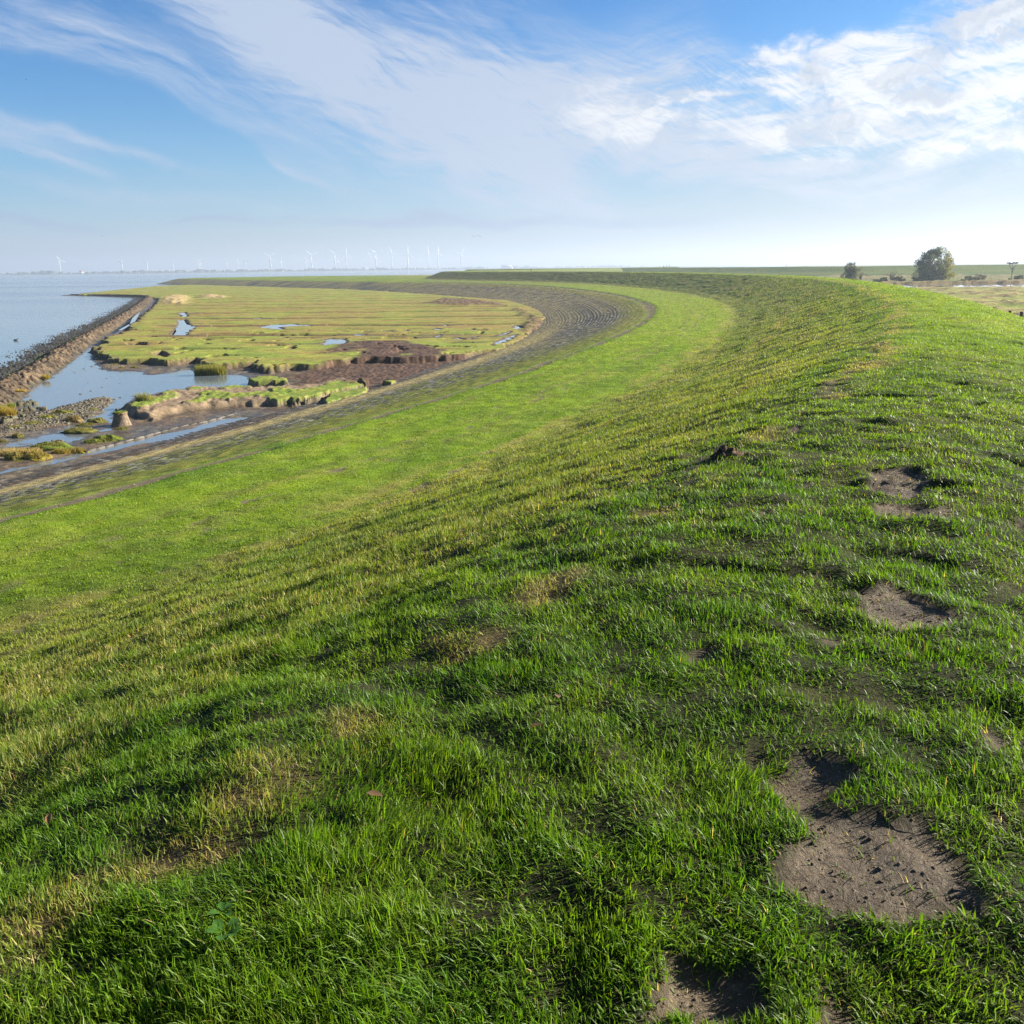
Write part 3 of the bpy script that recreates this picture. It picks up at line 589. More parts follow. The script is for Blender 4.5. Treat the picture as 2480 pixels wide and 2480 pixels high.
def grass_colour(x, y, s, t, dry):
    yel = 0.26 + (0.30 + 0.34 * sst(85, 140, s)) * sst(9.2, 10.4, t) * (1 - sst(17.6, 19, t)) - 0.10 * sst(1, 3, t) * (1 - sst(8.6, 9.6, t)) - 0.14 * (1 - sst(3, 12, np.hypot(x, y))) + 0.35 * fbm(x / 4.0, y / 4.0, 3, 71) + 0.22 * pn(x / 0.5, y / 0.5, 72) + 0.4 * sst(10, 30, np.hypot(x, y)) * (1 - sst(-1, 1, t))  # less yellow near the camera: foreground shade is put into the colour
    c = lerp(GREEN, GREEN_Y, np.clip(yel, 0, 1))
    c = lerp(c, np.array([0.105, 0.130, 0.038]), 0.85 * sst(260, 420, s))
    c = lerp(c, np.array([0.25, 0.29, 0.060]), 0.55 * sst(120, 190, s) * sst(0.2, 1.2, t) * (1 - sst(9, 9.8, t)) * np.clip(0.6 + fbm(s / 9, t / 1.2, 3, 73), 0, 1))
    c = lerp(c, np.array([0.19, 0.26, 0.022]), 0.55 * sst(100, 150, s) * sst(10, 11, t))
    trk = np.exp(-((t - 12.6 - 0.3 * pn(s / 15, s * 0, 74)) / 0.22) ** 2) + np.exp(-((t - 14.5 - 0.3 * pn(s / 15, s * 0, 74)) / 0.22) ** 2) + 0.7 * np.exp(-((t - 17.2 - 0.4 * pn(s / 18, s * 0, 75)) / 0.3) ** 2)
    c = lerp(c, np.array([0.13, 0.17, 0.03]), np.clip(trk, 0, 1) * 0.6 * sst(-0.3, 0.3, pn(s / 7, t / 2, 76)))
    return lerp(c, STRAW, np.clip(dry, 0, 1) ** 1.3 * 0.72)
def build_dike():
    ss = [20.0]
    while ss[-1] < PATH.S[-1] - 6:
        p, _ = PATH.at(np.array(ss[-1])); d = max(1.2, math.hypot(p[0], p[1]))
        ss.append(ss[-1] + min(max(0.045, 0.0042 * d), 3.0))
    ss = np.array(ss)
    def rngstep(a, b, st_): return np.arange(a, b, st_)
    tt = np.concatenate([rngstep(-30, -8, 1.2), rngstep(-8, -4.4, 0.25), rngstep(-4.4, 3.0, 0.06), rngstep(3.0, 10, 0.11), rngstep(10, 19, 0.16), rngstep(19, 38.2, 0.125), rngstep(38.2, 46.01, 0.4)])
    S, T = np.meshgrid(ss, tt, indexing='ij')
    p, n = PATH.at(S.ravel()); t = T.ravel(); s = S.ravel()
    x = p[:, 0] + n[:, 0] * t; y = p[:, 1] + n[:, 1] * t
    dist = np.hypot(x, y)
    z, dirt, dry = dike_fields(x, y, s, t, dist)
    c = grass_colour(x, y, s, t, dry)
    # the blades cover the near ground: below them it is thatch and earth
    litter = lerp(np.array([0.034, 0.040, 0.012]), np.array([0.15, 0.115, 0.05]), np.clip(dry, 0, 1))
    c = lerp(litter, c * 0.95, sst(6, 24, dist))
    c = c * (1 + (0.30 * fbm(s / 1.2, t / 0.45, 3, 81) + 0.30 * pn(x / 0.35, y / 0.35, 83) * (1 - sst(60, 120, dist)))[:, None] * sst(12, 40, dist)[:, None])
    # ---- stone revetment
    rev = sst(19.4, 20.4, t + 0.4 * pn(s / 3, t / 2, 91))
    row = np.floor(t / 0.5); fr = t / 0.5 - row
    blk = np.floor(s / 0.55 + 0.5 * (row % 2)); fs = s / 0.55 + 0.5 * (row % 2) - blk
    rb = _hash(row, blk, 5) / 4294967296.0
    joint = np.maximum(1 - sst(0.06, 0.2, np.minimum(fr, 1 - fr)), 1 - sst(0.05, 0.15, np.minimum(fs, 1 - fs)))
    stone = lerp(np.array([0.070, 0.066, 0.057]), np.array([0.26, 0.255, 0.235]), np.clip(rb ** 4.0, 0, 1)) * (1 + 0.25 * pn(x / 0.3, y / 0.3, 92))[:, None]  # palest random blocks carry the shine of wet stone in their colour
    nearb = 1 - sst(100, 165, s)
    mossn = fbm(s / 5, t / 2.2, 4, 93); mossf = pn(s / 0.8, t / 0.5, 94); mosh = pn(s / 1.1, t / 0.27, 98) + 0.5 * pn(s / 0.4, t / 0.15, 99)
    g_up = 1 - sst(21.0, 24.5, t + 1.6 * mossn)                    # grass creeping down from the berm
    moss = np.clip(g_up + nearb * sst(0.05, 0.5, mossn * 0.45 + 0.60 * mosh + 0.38 - 0.035 * (t - 23)) * (1 - sst(30, 34, t)), 0, 1)
    moss_c = lerp(np.array([0.085, 0.115, 0.018]), np.array([0.22, 0.23, 0.030]), np.clip(0.5 + mossf, 0, 1))
    strawband = np.exp(-(np.abs(t - 33.8 - 0.9 * mossn) / 2.4) ** 2.6) * (0.85 + 0.5 * mossf) * (1 - 0.6 * sst(150, 190, s))
    # rows of straw grass in the joints through the far bend
    bend = sst(110, 150, s)
    pat = sst(-0.15, 0.30, fbm(s / 26, t / 4.5, 3, 95) + 0.10 + 0.35 * sst(178, 200, s) - 0.5 * np.exp(-((t - 28 + (s - 165) * 0.03) / 3.2) ** 2) * (1 - sst(188, 205, s)))
    rr = t / 0.62; rowj = np.abs(rr - np.floor(rr) - 0.5) * 2
    rowid = _hash(np.floor(rr), np.floor(rr) * 0, 17) / 4294967296.0
    rows = (0.15 + 0.6 * rowid) * sst(0.35, 0.8, rowj + 0.45 * pn(s / 2.5, t / 0.6, 96)) * bend * pat
    farmix = sst(260, 420, s)
    straw_c = lerp(np.array([0.27, 0.225, 0.085]), np.array([0.44, 0.35, 0.16]), np.clip(0.5 + mossf, 0, 1))
    rc = lerp(stone, np.array([0.045, 0.042, 0.036]), joint * 0.75)
    rc = lerp(rc, moss_c, moss * 0.9)
    rc = lerp(rc, straw_c, np.clip(np.maximum(strawband, np.maximum(rows, sst(185, 280, s) * 0.75 * sst(-0.5, 0.4, mossn + 0.4 * mosh))), 0, 1) * 0.92)
    bmot = bend * sst(0.1, 0.6, 0.7 * mossn + 0.6 * mosh + 0.12)
    rc = lerp(rc, lerp(moss_c, straw_c, np.clip(0.5 + mossn, 0, 1)) * 0.8, bmot * 0.6 * (1 - sst(33, 36, t)))
    wr = np.exp(-((t - 36.9 - 0.3 * mossn) / 0.55) ** 2) * sst(-0.2, 0.25, mossf + 0.2)
    rc = lerp(rc, np.array([0.075, 0.042, 0.028]), wr * 0.85)
    wetl = sst(37.2, 38.2, t)
    rc = lerp(rc, np.array([0.062, 0.054, 0.045]) * (0.7 + 0.8 * rb[:, None]), wetl * 0.85)
    c = lerp(c, rc, rev)
    c = lerp(c, DIRT * (1 + 0.35 * fbm(x / 0.25, y / 0.25, 3, 97))[:, None], dirt * 0.93 * (1 - 0.3 * rev))
    gx = rev * (1 - joint) * (0.03 + 0.05 * rb)
    grassy = np.clip(moss + strawband + rows, 0, 1)
    z = z + gx * (1 - grassy) * (1 - sst(200, 300, s)) + rev * (grassy * 0.06 * (0.6 + mossf) + 0.02 * rows)
    c = np.clip(c, 0.01, 1)
    o = mesh('dike', np.stack([x, y, z], 1), gridfaces(len(ss), len(tt)), MAT['dike'], c, True)
    wet = rev * (1 - grassy) * (0.05 + 0.5 * (rb > 0.80)) + 0.35 * wetl * rev
    wet = np.maximum(wet, dirt * 0.5 * (1 - rev) * (1 - sst(9, 16, dist)))
    set_wet(o, np.clip(wet, 0, 1))
    tag(o, kind='structure')
# ------------------------------------------------------------------ grass
def blades(x, y, z, L, w, lean, ldir, cols, curl, seg3, flatdir=None):
    n = len(x)
    a = rng.uniform(0, 2 * math.pi, n) if flatdir is None else flatdir
    wx = np.cos(a) * w / 2; wy = np.sin(a) * w / 2
    dx = np.cos(ldir); dy = np.sin(ldir)
    def pos(f):
        h = f * np.cos(lean * (0.6 + curl * f)) * L
        r = f * np.sin(np.clip(lean * (0.6 + curl * f), 0, 1.5)) * L
        return np.stack([x + dx * r, y + dy * r, z + h], 1)
    W = np.stack([wx, wy, 0 * wx], 1)
    if seg3:
        p0, p1, p2, p3 = pos(0.0), pos(0.38), pos(0.74), pos(1.0)
        V = np.stack([p0 - W, p0 + W, p1 + W * 0.9, p1 - W * 0.9, p2 + W * 0.6, p2 - W * 0.6, p3], 1).reshape(-1, 3)
        b = np.arange(n)[:, None] * 7
        F4 = np.concatenate([b + np.array([0, 1, 2, 3]), b + np.array([3, 2, 4, 5])]); F3 = b + np.array([5, 4, 6])
        k = 7; fade = np.array([0.6, 0.6, 0.95, 0.95, 1.05, 1.05, 1.15])
    else:
        p0, p1, p3 = pos(0.0), pos(0.55), pos(1.0)
        V = np.stack([p0 - W, p0 + W, p1 + W * 0.8, p1 - W * 0.8, p3], 1).reshape(-1, 3)
        b = np.arange(n)[:, None] * 5
        F4 = b + np.array([0, 1, 2, 3]); F3 = b + np.array([3, 2, 4])
        k = 5
    C = np.repeat(cols, k, 0)
    return V, F4, F3, C
def build_grass():
    PV, P4, P3, PC = [], [], [], []
    base = 0
    def emit(r0, r1, dens0, pw, seg3, wmul):
        nonlocal base
        th = math.radians(37)
        rr = np.linspace(r0, r1, 4000)
        pdf = rr * dens0 * (2.5 / rr) ** pw * 2 * th
        cdf = np.concatenate([[0], np.cumsum((pdf[1:] + pdf[:-1]) / 2 * np.diff(rr))]); n = int(cdf[-1])
        r = np.interp(rng.uniform(0, cdf[-1], n), cdf, rr); a = rng.uniform(-th, th, n)
        x = r * np.sin(a); y = r * np.cos(a)
        s, t = PATH.st(x, y, 320)
        keep = (t > -9) & (t < 37.6)
        x, y, s, t, r = [q[keep] for q in (x, y, s, t, r)]
        z, dirt, dry = dike_fields(x, y, s, t, r)
        clump = 0.5 + 0.55 * pn(x / 0.19, y / 0.19, 101) + 0.30 * pn(x / 0.8, y / 0.8, 102)
        clump = clump + 0.5 * sst(0.3, 0.7, dirt) * sst(0.25, 0.5, pn(x / 0.10, y / 0.10, 106))
        pr = (1 - dirt * (0.90 - 0.6 * sst(0.35, 0.55, pn(x / 0.10, y / 0.10, 106)))) * np.clip(0.40 + 1.1 * clump, 0.12, 1)
        revm = sst(19.6, 20.6, t)
        bandn = fbm(s / 5, t / 2.2, 4, 93); bandf = pn(s / 0.8, t / 0.5, 94)
        strawb = np.exp(-(np.abs(t - 33.8 - 0.9 * bandn) / 2.3) ** 2.6) * (0.75 + 0.6 * bandf)
        gup = (1 - sst(20.5, 23, t + 1.6 * bandn)) * 0.9
        pr = np.where(t > 19.6, np.clip(np.maximum(gup * 0.8, strawb), 0, 1) * (1 - dirt), pr)
        k = rng.uniform(0, 1, len(x)) < pr
        x, y, s, t, r, z, dirt, dry, clump, strawb = [q[k] for q in (x, y, s, t, r, z, dirt, dry, clump, strawb)]
        n = len(x)
        slope = sst(0.3, 2.5, t) * (1 - sst(9, 11, t))
        L = (0.026 + 0.028 * np.clip(clump, 0, 1.4) + 0.016 * slope) * rng.uniform(0.55, 1.45, n) * (1 - 0.25 * dry * (slope < 0.5))
        L *= 1 + 0.35 * sst(0.25, 0.6, pn(x / 1.1, y / 1.1, 103)) + 0.9 * np.clip(strawb, 0, 1) * (t > 30)
        L *= 1 - 0.35 * dirt
        w = 0.0040 * np.maximum(1, r / 3.4) ** 0.66 * rng.uniform(0.7, 1.35, n) * wmul
        L = np.maximum(L, w * 2.2)
        lean = np.clip(0.72 + 0.50 * pn(x / 0.4, y / 0.4, 104) + rng.normal(0, 0.38, n) - 0.15 * slope, 0.05, 1.5)
        lean = np.where((dirt > 0.5) & (rng.uniform(0, 1, n) < 0.7), 1.55, lean)
        ld = 2.6 * pn(x / 0.8, y / 0.8, 105) + rng.normal(0, 1.1, n) + 2.6
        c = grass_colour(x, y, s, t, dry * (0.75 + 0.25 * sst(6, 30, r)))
        straw = rng.uniform(0, 1, n) < ((0.018 + 0.60 * np.clip(dry - 0.2, 0, 1)) * (1 - 0.92 * sst(4, 14, r)) + 0.9 * np.clip(strawb, 0, 1) * (t > 30))
        vf = (1 - 0.55 * sst(6, 30, r))
        c = c * (1 + vf * rng.uniform(-0.5, 0.5, n))[:, None] * (1 + vf[:, None] * np.stack([rng.uniform(-0.15, 0.2, n), np.zeros(n), rng.uniform(-0.3, 0.3, n)], 1))
        straw |= (dirt > 0.5) & (rng.uniform(0, 1, n) < 0.6)
        w = np.where(straw & (r < 6), w * 0.65, w)
        sc = lerp(STRAW * 0.75, np.array([0.66, 0.53, 0.22]), rng.uniform(0, 1, n)) * rng.uniform(0.6, 1.15, n)[:, None]
        c[straw] = sc[straw]
        V, F4, F3, C = blades(x, y, z - 0.006, L, w, lean, ld, c, 0.75, seg3)
        PV.append(V); P4.append(F4 + base); P3.append(F3 + base); PC.append(C); base += len(V)
        return n
    k = [emit(1.5, 7, 17500 * GRASS_Q, 1.5, True, 1.0), emit(7, 22, 21000 * GRASS_Q, 1.62, False, 1.0), emit(22, 75, 21000 * GRASS_Q, 1.70, False, 1.0), emit(75, 150, 15000 * GRASS_Q, 1.85, False, 1.1)]
    print('blades', k)
    V = np.concatenate(PV)
    o = mesh('grass', V, [np.concatenate(P4), np.concatenate(P3)], MAT['grass'], np.concatenate(PC))
    tag(o, 'short green grass with straw blades covering the dike', 'grass', kind='stuff')
# ------------------------------------------------------------------ foreshore: mud, marsh, wrack
JR = Path(D['jetty'], 12)
def foreshore_height(x, y, dist):
    n1 = fbm(x / 6.0, y / 6.0, 4, 201); n2 = fbm(x / 1.5, y / 1.5, 4, 202); n3 = pn(x / 0.45, y / 0.45, 203)
    jx = x + 0.9 * pn(x / 3.1, y / 3.1, 204) + 0.35 * pn(x / 0.9, y / 0.9, 205); jy = y + 1.3 * pn(x / 3.1, y / 3.1, 206) + 0.5 * pn(x / 0.9, y / 0.9, 207)
    z = -7.93 + 0.05 * n1 + 0.045 * n2 + 0.018 * n3
    cls = {}
    lag = sdf(jx * 0.5 + x * 0.5, jy * 0.5 + y * 0.5, D['lagoon'])
    z = z - 0.30 * sst(-0.8, 1.6, lag)
    wf = sdf(x, y, D['wetflat'])
    z = z - 0.075 * sst(-0.5, 0.8, wf)
    for p in D['gravel']:
        z = z + 0.10 * sst(-0.8, 0.8, sdf(x, y, p))
    pu = sdf(x + 0.15 * pn(x / 0.8, y / 0.8, 208), y + 0.2 * pn(x / 0.8, y / 0.8, 209), D['puddle'])
    z = z - 0.12 * sst(-0.25, 0.25, pu)
    # gravelly bank of mud between the pools
    bk = sdf(jx * 0.6 + x * 0.4, jy * 0.6 + y * 0.4, D['bank'])
    bf = sst(-0.25, 0.9, bk)
    z = z + bf * (0.42 + 0.07 * n2 + 0.09 * np.abs(pn(x / 0.8, y / 0.8, 210)) + 0.02 * n3)
    tops = np.full(x.shape, -50.0)
    for p in D['tops']:
        tops = np.maximum(tops, sdf(x + 0.22 * pn(x / 0.7, y / 0.7, 211), y + 0.3 * pn(x / 0.7, y / 0.7, 212), p))
    tf = sst(-0.10, 0.10, tops)
    z = z + tf * (np.maximum(-7.42 + 0.08 * n2 + 0.02 * n3 - z, 0.12))
    # the saltmarsh
    ms = sdf(jx, jy, D['marsh'])
    for p in D['marsh_notches']:
        ms = np.minimum(ms, -sdf(x, y, p))
    wr = sdf(jx, jy, D['wrack'])
    mf = sst(-0.22, 0.16, ms)
    top = -7.34 + 0.06 * n1 + 0.03 * n2
    # drainage trenches, nearly parallel, fanning slowly
    v = (y + 0.06 * x + 3.0 * pn(x / 26.0, y / 26.0, 213) + 0.7 * pn(x / 6.0, y / 6.0, 214))
    f = v / 24.0; tr = np.abs(f - np.floor(f) - 0.5) * 2
    idn = np.floor(f)
    pres = sst(-0.35, 0.1, pn(x / 22.0 + idn * 3.7, idn * 1.3, 215) + 0.38) * sst(118, 140, y) * sst(3, 9, ms)
    trench = (1 - sst(0.06, 0.26, tr)) * pres
    f_b = v / 9.0 + 0.4; trb = np.abs(f_b - np.floor(f_b) - 0.5) * 2
    tb = (1 - sst(0.02, 0.34, trb)) * sst(-0.05, 0.3, pn(x / 9.0 + 5 * np.floor(f_b), np.floor(f_b) * 1.7, 216)) * (sst(100, 115, y) * 0.8 + 0.2)
    holes = sst(0.42, 0.62, pn(x / 2.8, y / 4.2, 217) + 0.3 * pn(x / 0.9, y / 1.2, 218)) * (1 - sst(125, 165, y)) * sst(0.4, 1.5, ms)
    hum = 0.10 * pn(x / 3.5, y / 5.0, 219)
    top = top + hum * 0.6 - 0.42 * np.maximum(trench, 0.6 * tb) - 0.30 * holes
    wo = sst(-0.5, 1.2, wr)
    pool = np.full(x.shape, -50.0)
    for p in D['pools']:
        pool = np.maximum(pool, sdf(x + 0.5 * pn(x / 2.0, y / 2.0, 220), y + 0.8 * pn(x / 2.0, y / 2.0, 221), p))
    poolf = sst(-0.5, 0.5, pool)
    top = top * (1 - poolf) + poolf * (-7.75)
    top = np.where(poolf < 0.5, np.maximum(top, -7.395 * (np.abs(pool) < 3) - 99 * (np.abs(pool) >= 3)), top)
    z = z * (1 - mf) + np.maximum(top, z) * mf
    mf_g = mf
    # wrack: a thick mat of dead reed
    z = z + wo * (0.10 + 0.05 * n2 + 0.03 * n3)
    f1, f2, rv = cellular(x / 0.5, y / 0.5, 222)
    cls.update(marsh=mf_g, wrack=wo, tops=tf, bank=bf, lag=lag, trench=np.maximum(np.maximum(trench, tb * 0.8), holes), pool=poolf, n1=n1, n2=n2, n3=n3, pu=pu, wf=wf, ms=ms)
    # cliff faces: rough
    edge = np.exp(-(ms / 0.5) ** 2)
    z = z + edge * 0.05 * n2
    # sea side of the jetty: seabed
    s, t = JR.st(x, y, 1e9)
    sea = sst(1.0, 4.0, t) * (y < 400) * (s < JR.S[-1] - 0.5)
    z = z - 1.3 * sea
    off = sst(5, 20, sdf(x, y, D['marsh']) * -1) * sst(330, 360, y)
    z = z - 1.2 * off
    cls['sea'] = np.maximum(sea, off)
    return z, cls
def build_foreshore():
    th = np.radians(np.arange(-44, 6.01, 0.055))
    r = [34.0]
    while r[-1] < 900:
        r.append(r[-1] * 1.0036 if r[-1] < 160 else r[-1] * 1.0052)
    r = np.array(r)
    R, A = np.meshgrid(r, th, indexing='ij')
    x = (R * np.sin(A)).ravel(); y = (R * np.cos(A)).ravel(); dist = R.ravel()
    z, k = foreshore_height(x, y, dist)
    mud = lerp(np.array([0.085, 0.062, 0.040]), np.array([0.23, 0.168, 0.105]), np.clip(0.5 + 0.6 * k['n2'] + 4.0 * (z + 7.85), 0, 1))
    mud = mud * (1 + 0.35 * pn(x / 0.3, y / 0.3, 231))[:, None]
    f1, f2, rv = cellular(x / 0.45, y / 0.6, 232)
    peb = lerp(np.array([0.05, 0.045, 0.032]), np.array([0.22, 0.185, 0.125]), rv ** 2)
    grav = sst(0.0, 0.4, fbm(x / 7, y / 7, 3, 233) + 0.15) * (1 - k['bank'])
    c = lerp(mud, peb, grav * 0.75)
    gy = np.clip(0.50 + 0.6 * k['n1'] + 0.3 * pn(x / 9, y / 3.5, 234), 0, 1)
    green = lerp(np.array([0.150, 0.225, 0.020]), np.array([0.270, 0.265, 0.040]), gy)
    brown = np.array([0.25, 0.150, 0.050])
    bmix = sst(0.05, 0.5, fbm(x / 14, y / 5, 4, 235) + 0.30 * sst(105, 140, y) * (1 - sst(240, 330, y)) + 0.08)
    stripe = sst(0.0, 0.5, pn(x / 12, (y + 0.06 * x + 2 * pn(x / 20, y / 20, 213)) / 1.6, 243)) * sst(100, 130, y)
    green = lerp(green, brown, np.clip(bmix * 0.55 + stripe * 0.38, 0, 0.8))
    green = green * (1 + 0.30 * k['n2'])[:, None]
    green = lerp(green, np.array([0.085, 0.055, 0.030]), np.clip(k['trench'] * 1.3, 0, 1) * 0.9)
    face = 1 - sst(0.05, 0.35, k['ms'])
    mg = k['marsh'] * (1 - k['pool'] * 0.9)
    c = lerp(c, np.array([0.085, 0.062, 0.042]) * (1 + 0.4 * k['n3'])[:, None], sst(0.02, 0.3, mg))
    c = lerp(c, green, sst(0.90, 0.995, mg))
    edgeb = np.exp(-((k['ms'] - 0.35) / 0.5) ** 2)
    c = lerp(c, np.array([0.20, 0.14, 0.055]), edgeb * 0.45 * k['marsh'])
    topg = lerp(np.array([0.12, 0.20, 0.02]), np.array([0.24, 0.24, 0.04]), np.clip(0.45 + 0.7 * k['n2'], 0, 1))
    c = lerp(c, topg, sst(0.88, 0.99, k['tops']))
    wrk = lerp(np.array([0.030, 0.018, 0.012]), np.array([0.15, 0.085, 0.055]), np.clip(0.42 + 0.9 * pn(x / 0.35, y / 0.5, 236) + 0.35 * k['n2'], 0, 1))
    wpat = sst(-0.45, -0.05, fbm(x / 5, y / 7, 3, 237) + 0.25 * sst(0.5, 3, sdf(x, y, D['wrack'])))
    c = lerp(c, wrk, k['wrack'] * np.maximum(wpat, 1 - k['marsh']))
    for p in D['straw']:
        d = sst(-2, 3, sdf(x + 2 * pn(x / 6, y / 6, 238), y, p))
        c = lerp(c, np.array([0.42, 0.31, 0.15]), d * 0.9); z = z + d * (0.6 + 0.35 * pn(x / 1.5, y / 1.5, 239))
    for p in D['brownveg']:
        d = sst(-1.5, 2, sdf(x + 2 * pn(x / 5, y / 5, 240), y, p))
        c = lerp(c, lerp(np.array([0.06, 0.038, 0.026]), np.array([0.17, 0.10, 0.06]), np.clip(0.5 + 0.6 * k['n3'] + 0.5 * k['n2'], 0, 1)), d * 0.9); z = z + d * (0.30 + 0.25 * pn(x / 1.2, y / 1.2, 241))
    o = mesh('saltmarsh', np.stack([x, y, z], 1), gridfaces(len(r), len(th)), MAT['marsh'], np.clip(c, 0.01, 1), True)
    wet = (1 - sst(-7.98, -7.86, z)) * (1 - k['marsh']) * (1 - k['bank'] * 0.6)
    set_wet(o, np.clip(wet, 0, 1))
    tag(o, kind='structure')
    # pools that stand on the marsh
    for i, p in enumerate(D['pools']):
        P = np.array(p); ctr = P.mean(0)
        Q = ctr + (P - ctr) * 1.06 + np.sign(P - ctr) * 0.8
        Q = np.vstack([Q[k0] * (1 - f) + Q[(k0 + 1) % len(Q)] * f for k0 in range(len(Q)) for f in (0, 0.5)])
        n = len(Q)
        V = np.vstack([np.c_[Q, np.full(n, -7.445)], [[ctr[0], ctr[1], -7.445]]])
        w_ = mesh('pool', V, np.array([[q, (q + 1) % n, n] for q in range(n)]), MAT['pool'])
        tag(w_, kind='structure')
def build_water():
    a = 15000.0
    # one sheet, finer near by
    g = np.array([-a, -3000, -800, -300, -100, 0, 100, 300, 800, 3000, a])
    X, Y = np.meshgrid(g, g, indexing='ij')
    o = mesh('sea', np.stack([X.ravel(), Y.ravel(), np.full(X.size, -8.0)], 1), gridfaces(len(g), len(g)), MAT['water'])
    tag(o, kind='structure')
    # sea bed under it
    o = mesh('seabed', np.stack([X.ravel(), Y.ravel(), np.full(X.size, -9.6)], 1), gridfaces(len(g), len(g)), MAT['seabed'])
    tag(o, kind='structure')
# ------------------------------------------------------------------ stone jetty
def build_jetty():
    P = JR
    ss = [0.0]
    while ss[-1] < P.S[-1] - 0.6:
        p, _ = P.at(np.array(ss[-1])); d = math.hypot(p[0], p[1])
        ss.append(ss[-1] + max(0.10, 0.0016 * d))
    ss = np.array(ss)
    tt = np.concatenate([np.arange(-1.2, 5.0, 0.09), np.arange(5.0, 11.5, 0.16)])
    S, T = np.meshgrid(ss, tt, indexing='ij'); s = S.ravel(); t = T.ravel()
    p, n = P.at(s); wv = 0.35 * pn(s / 7, s * 0, 301)
    x = p[:, 0] + n[:, 0] * (t + wv); y = p[:, 1] + n[:, 1] * (t + wv)
    h = 1.0 + 0.12 * pn(s / 9, s * 0, 302)
    tipf = 1 - 0.55 * sst(P.S[-1] - 60, P.S[-1], s)
    z = np.interp(t, [-1.2, 0, 0.8, 1.4, 1.9, 2.5, 3.3, 4.2, 6.4, 11], [-8.5, -8.05, -7.55, -7.28, -7.22, -7.35, -7.78, -7.97, -8.05, -8.32])
    above = np.clip(z + 8.0, 0, 9); z = np.where(z > -8.0, -8.0 + above * h * tipf, z)
    f1, f2, rv = cellular(s / 0.50 + 0.5 * pn(s / 2, t / 2, 310), t / 0.75 + 0.4 * pn(s / 1.5, t / 1.5, 311), 303, 0.98)
    st_ = sst(0.02, 0.28, f2 - f1)
    body = sst(-0.6, 0.6, t) * (1 - sst(3.4, 4.3, t))
    z = z + body * (st_ * (0.08 + 0.26 * rv) - 0.12) + 0.09 * body * pn(x / 0.3, y / 0.3, 304)
    g1, g2, gv = cellular(s / 0.7, t / 0.28, 305)
    ap = sst(3.8, 4.5, t)
    z = z + ap * ((0.10 + 0.16 * gv) * (1 - sst(0.15, 0.5, g1)) - 0.03 + 0.07 * pn(s / 6, t / 2, 306))
    stone = lerp(np.array([0.060, 0.046, 0.032]), np.array([0.25, 0.175, 0.105]), np.clip(rv ** 2.2 + 0.12 + 0.3 * pn(x / 0.5, y / 0.5, 307), 0, 1))
    c = stone * (0.22 + 0.42 * st_)[:, None] * (1 + 0.45 * fbm(s / 4, t / 2, 3, 312))[:, None]
    low = 1 - sst(-7.95, -7.6, z)
    c = lerp(c, np.array([0.045, 0.042, 0.028]), low * 0.8)
    weed = sst(2.4, 3.1, t + 0.5 * pn(s / 3, s * 0, 308))
    c = lerp(c, np.array([0.028, 0.024, 0.016]), weed * 0.88)
    alg = weed * (1 - sst(4, 5, t)) * sst(0.25, 0.45, pn(s / 5, t / 1.2, 309))
    c = lerp(c, np.array([0.07, 0.14, 0.015]), alg * 0.8)
    c = lerp(c, np.array([0.040, 0.038, 0.030]), ap * 0.9)
    o = mesh('breakwater', np.stack([x, y, z], 1), gridfaces(len(ss), len(tt)), MAT['rock'], np.clip(c, 0.008, 1), False)
    tag(o, 'long low breakwater of brown boulders curving between the open sea and the saltmarsh', 'breakwater')
    # kerb along the paved strip at the foot of the dike
    K = Path(D['kerb'], 10); mb = MB(); q = 0.0
    while q < K.S[-1]:
        ln = random.uniform(0.7, 1.1); pp, nn = K.at(np.array(q + ln / 2)); g = random.uniform(0.07, 0.15)
        mb.box((pp[0], pp[1], -8.02 + random.uniform(-0.02, 0.02)), (ln * 0.97, 0.16, 0.26), math.atan2(nn[1], nn[0]) - math.pi / 2, (g, g * 0.92, g * 0.8))
        q += ln
    o = mb.build('stone_kerb', MAT['stone'])
    tag(o, 'narrow stone kerb beside the long puddle at the foot of the dike', 'kerb')
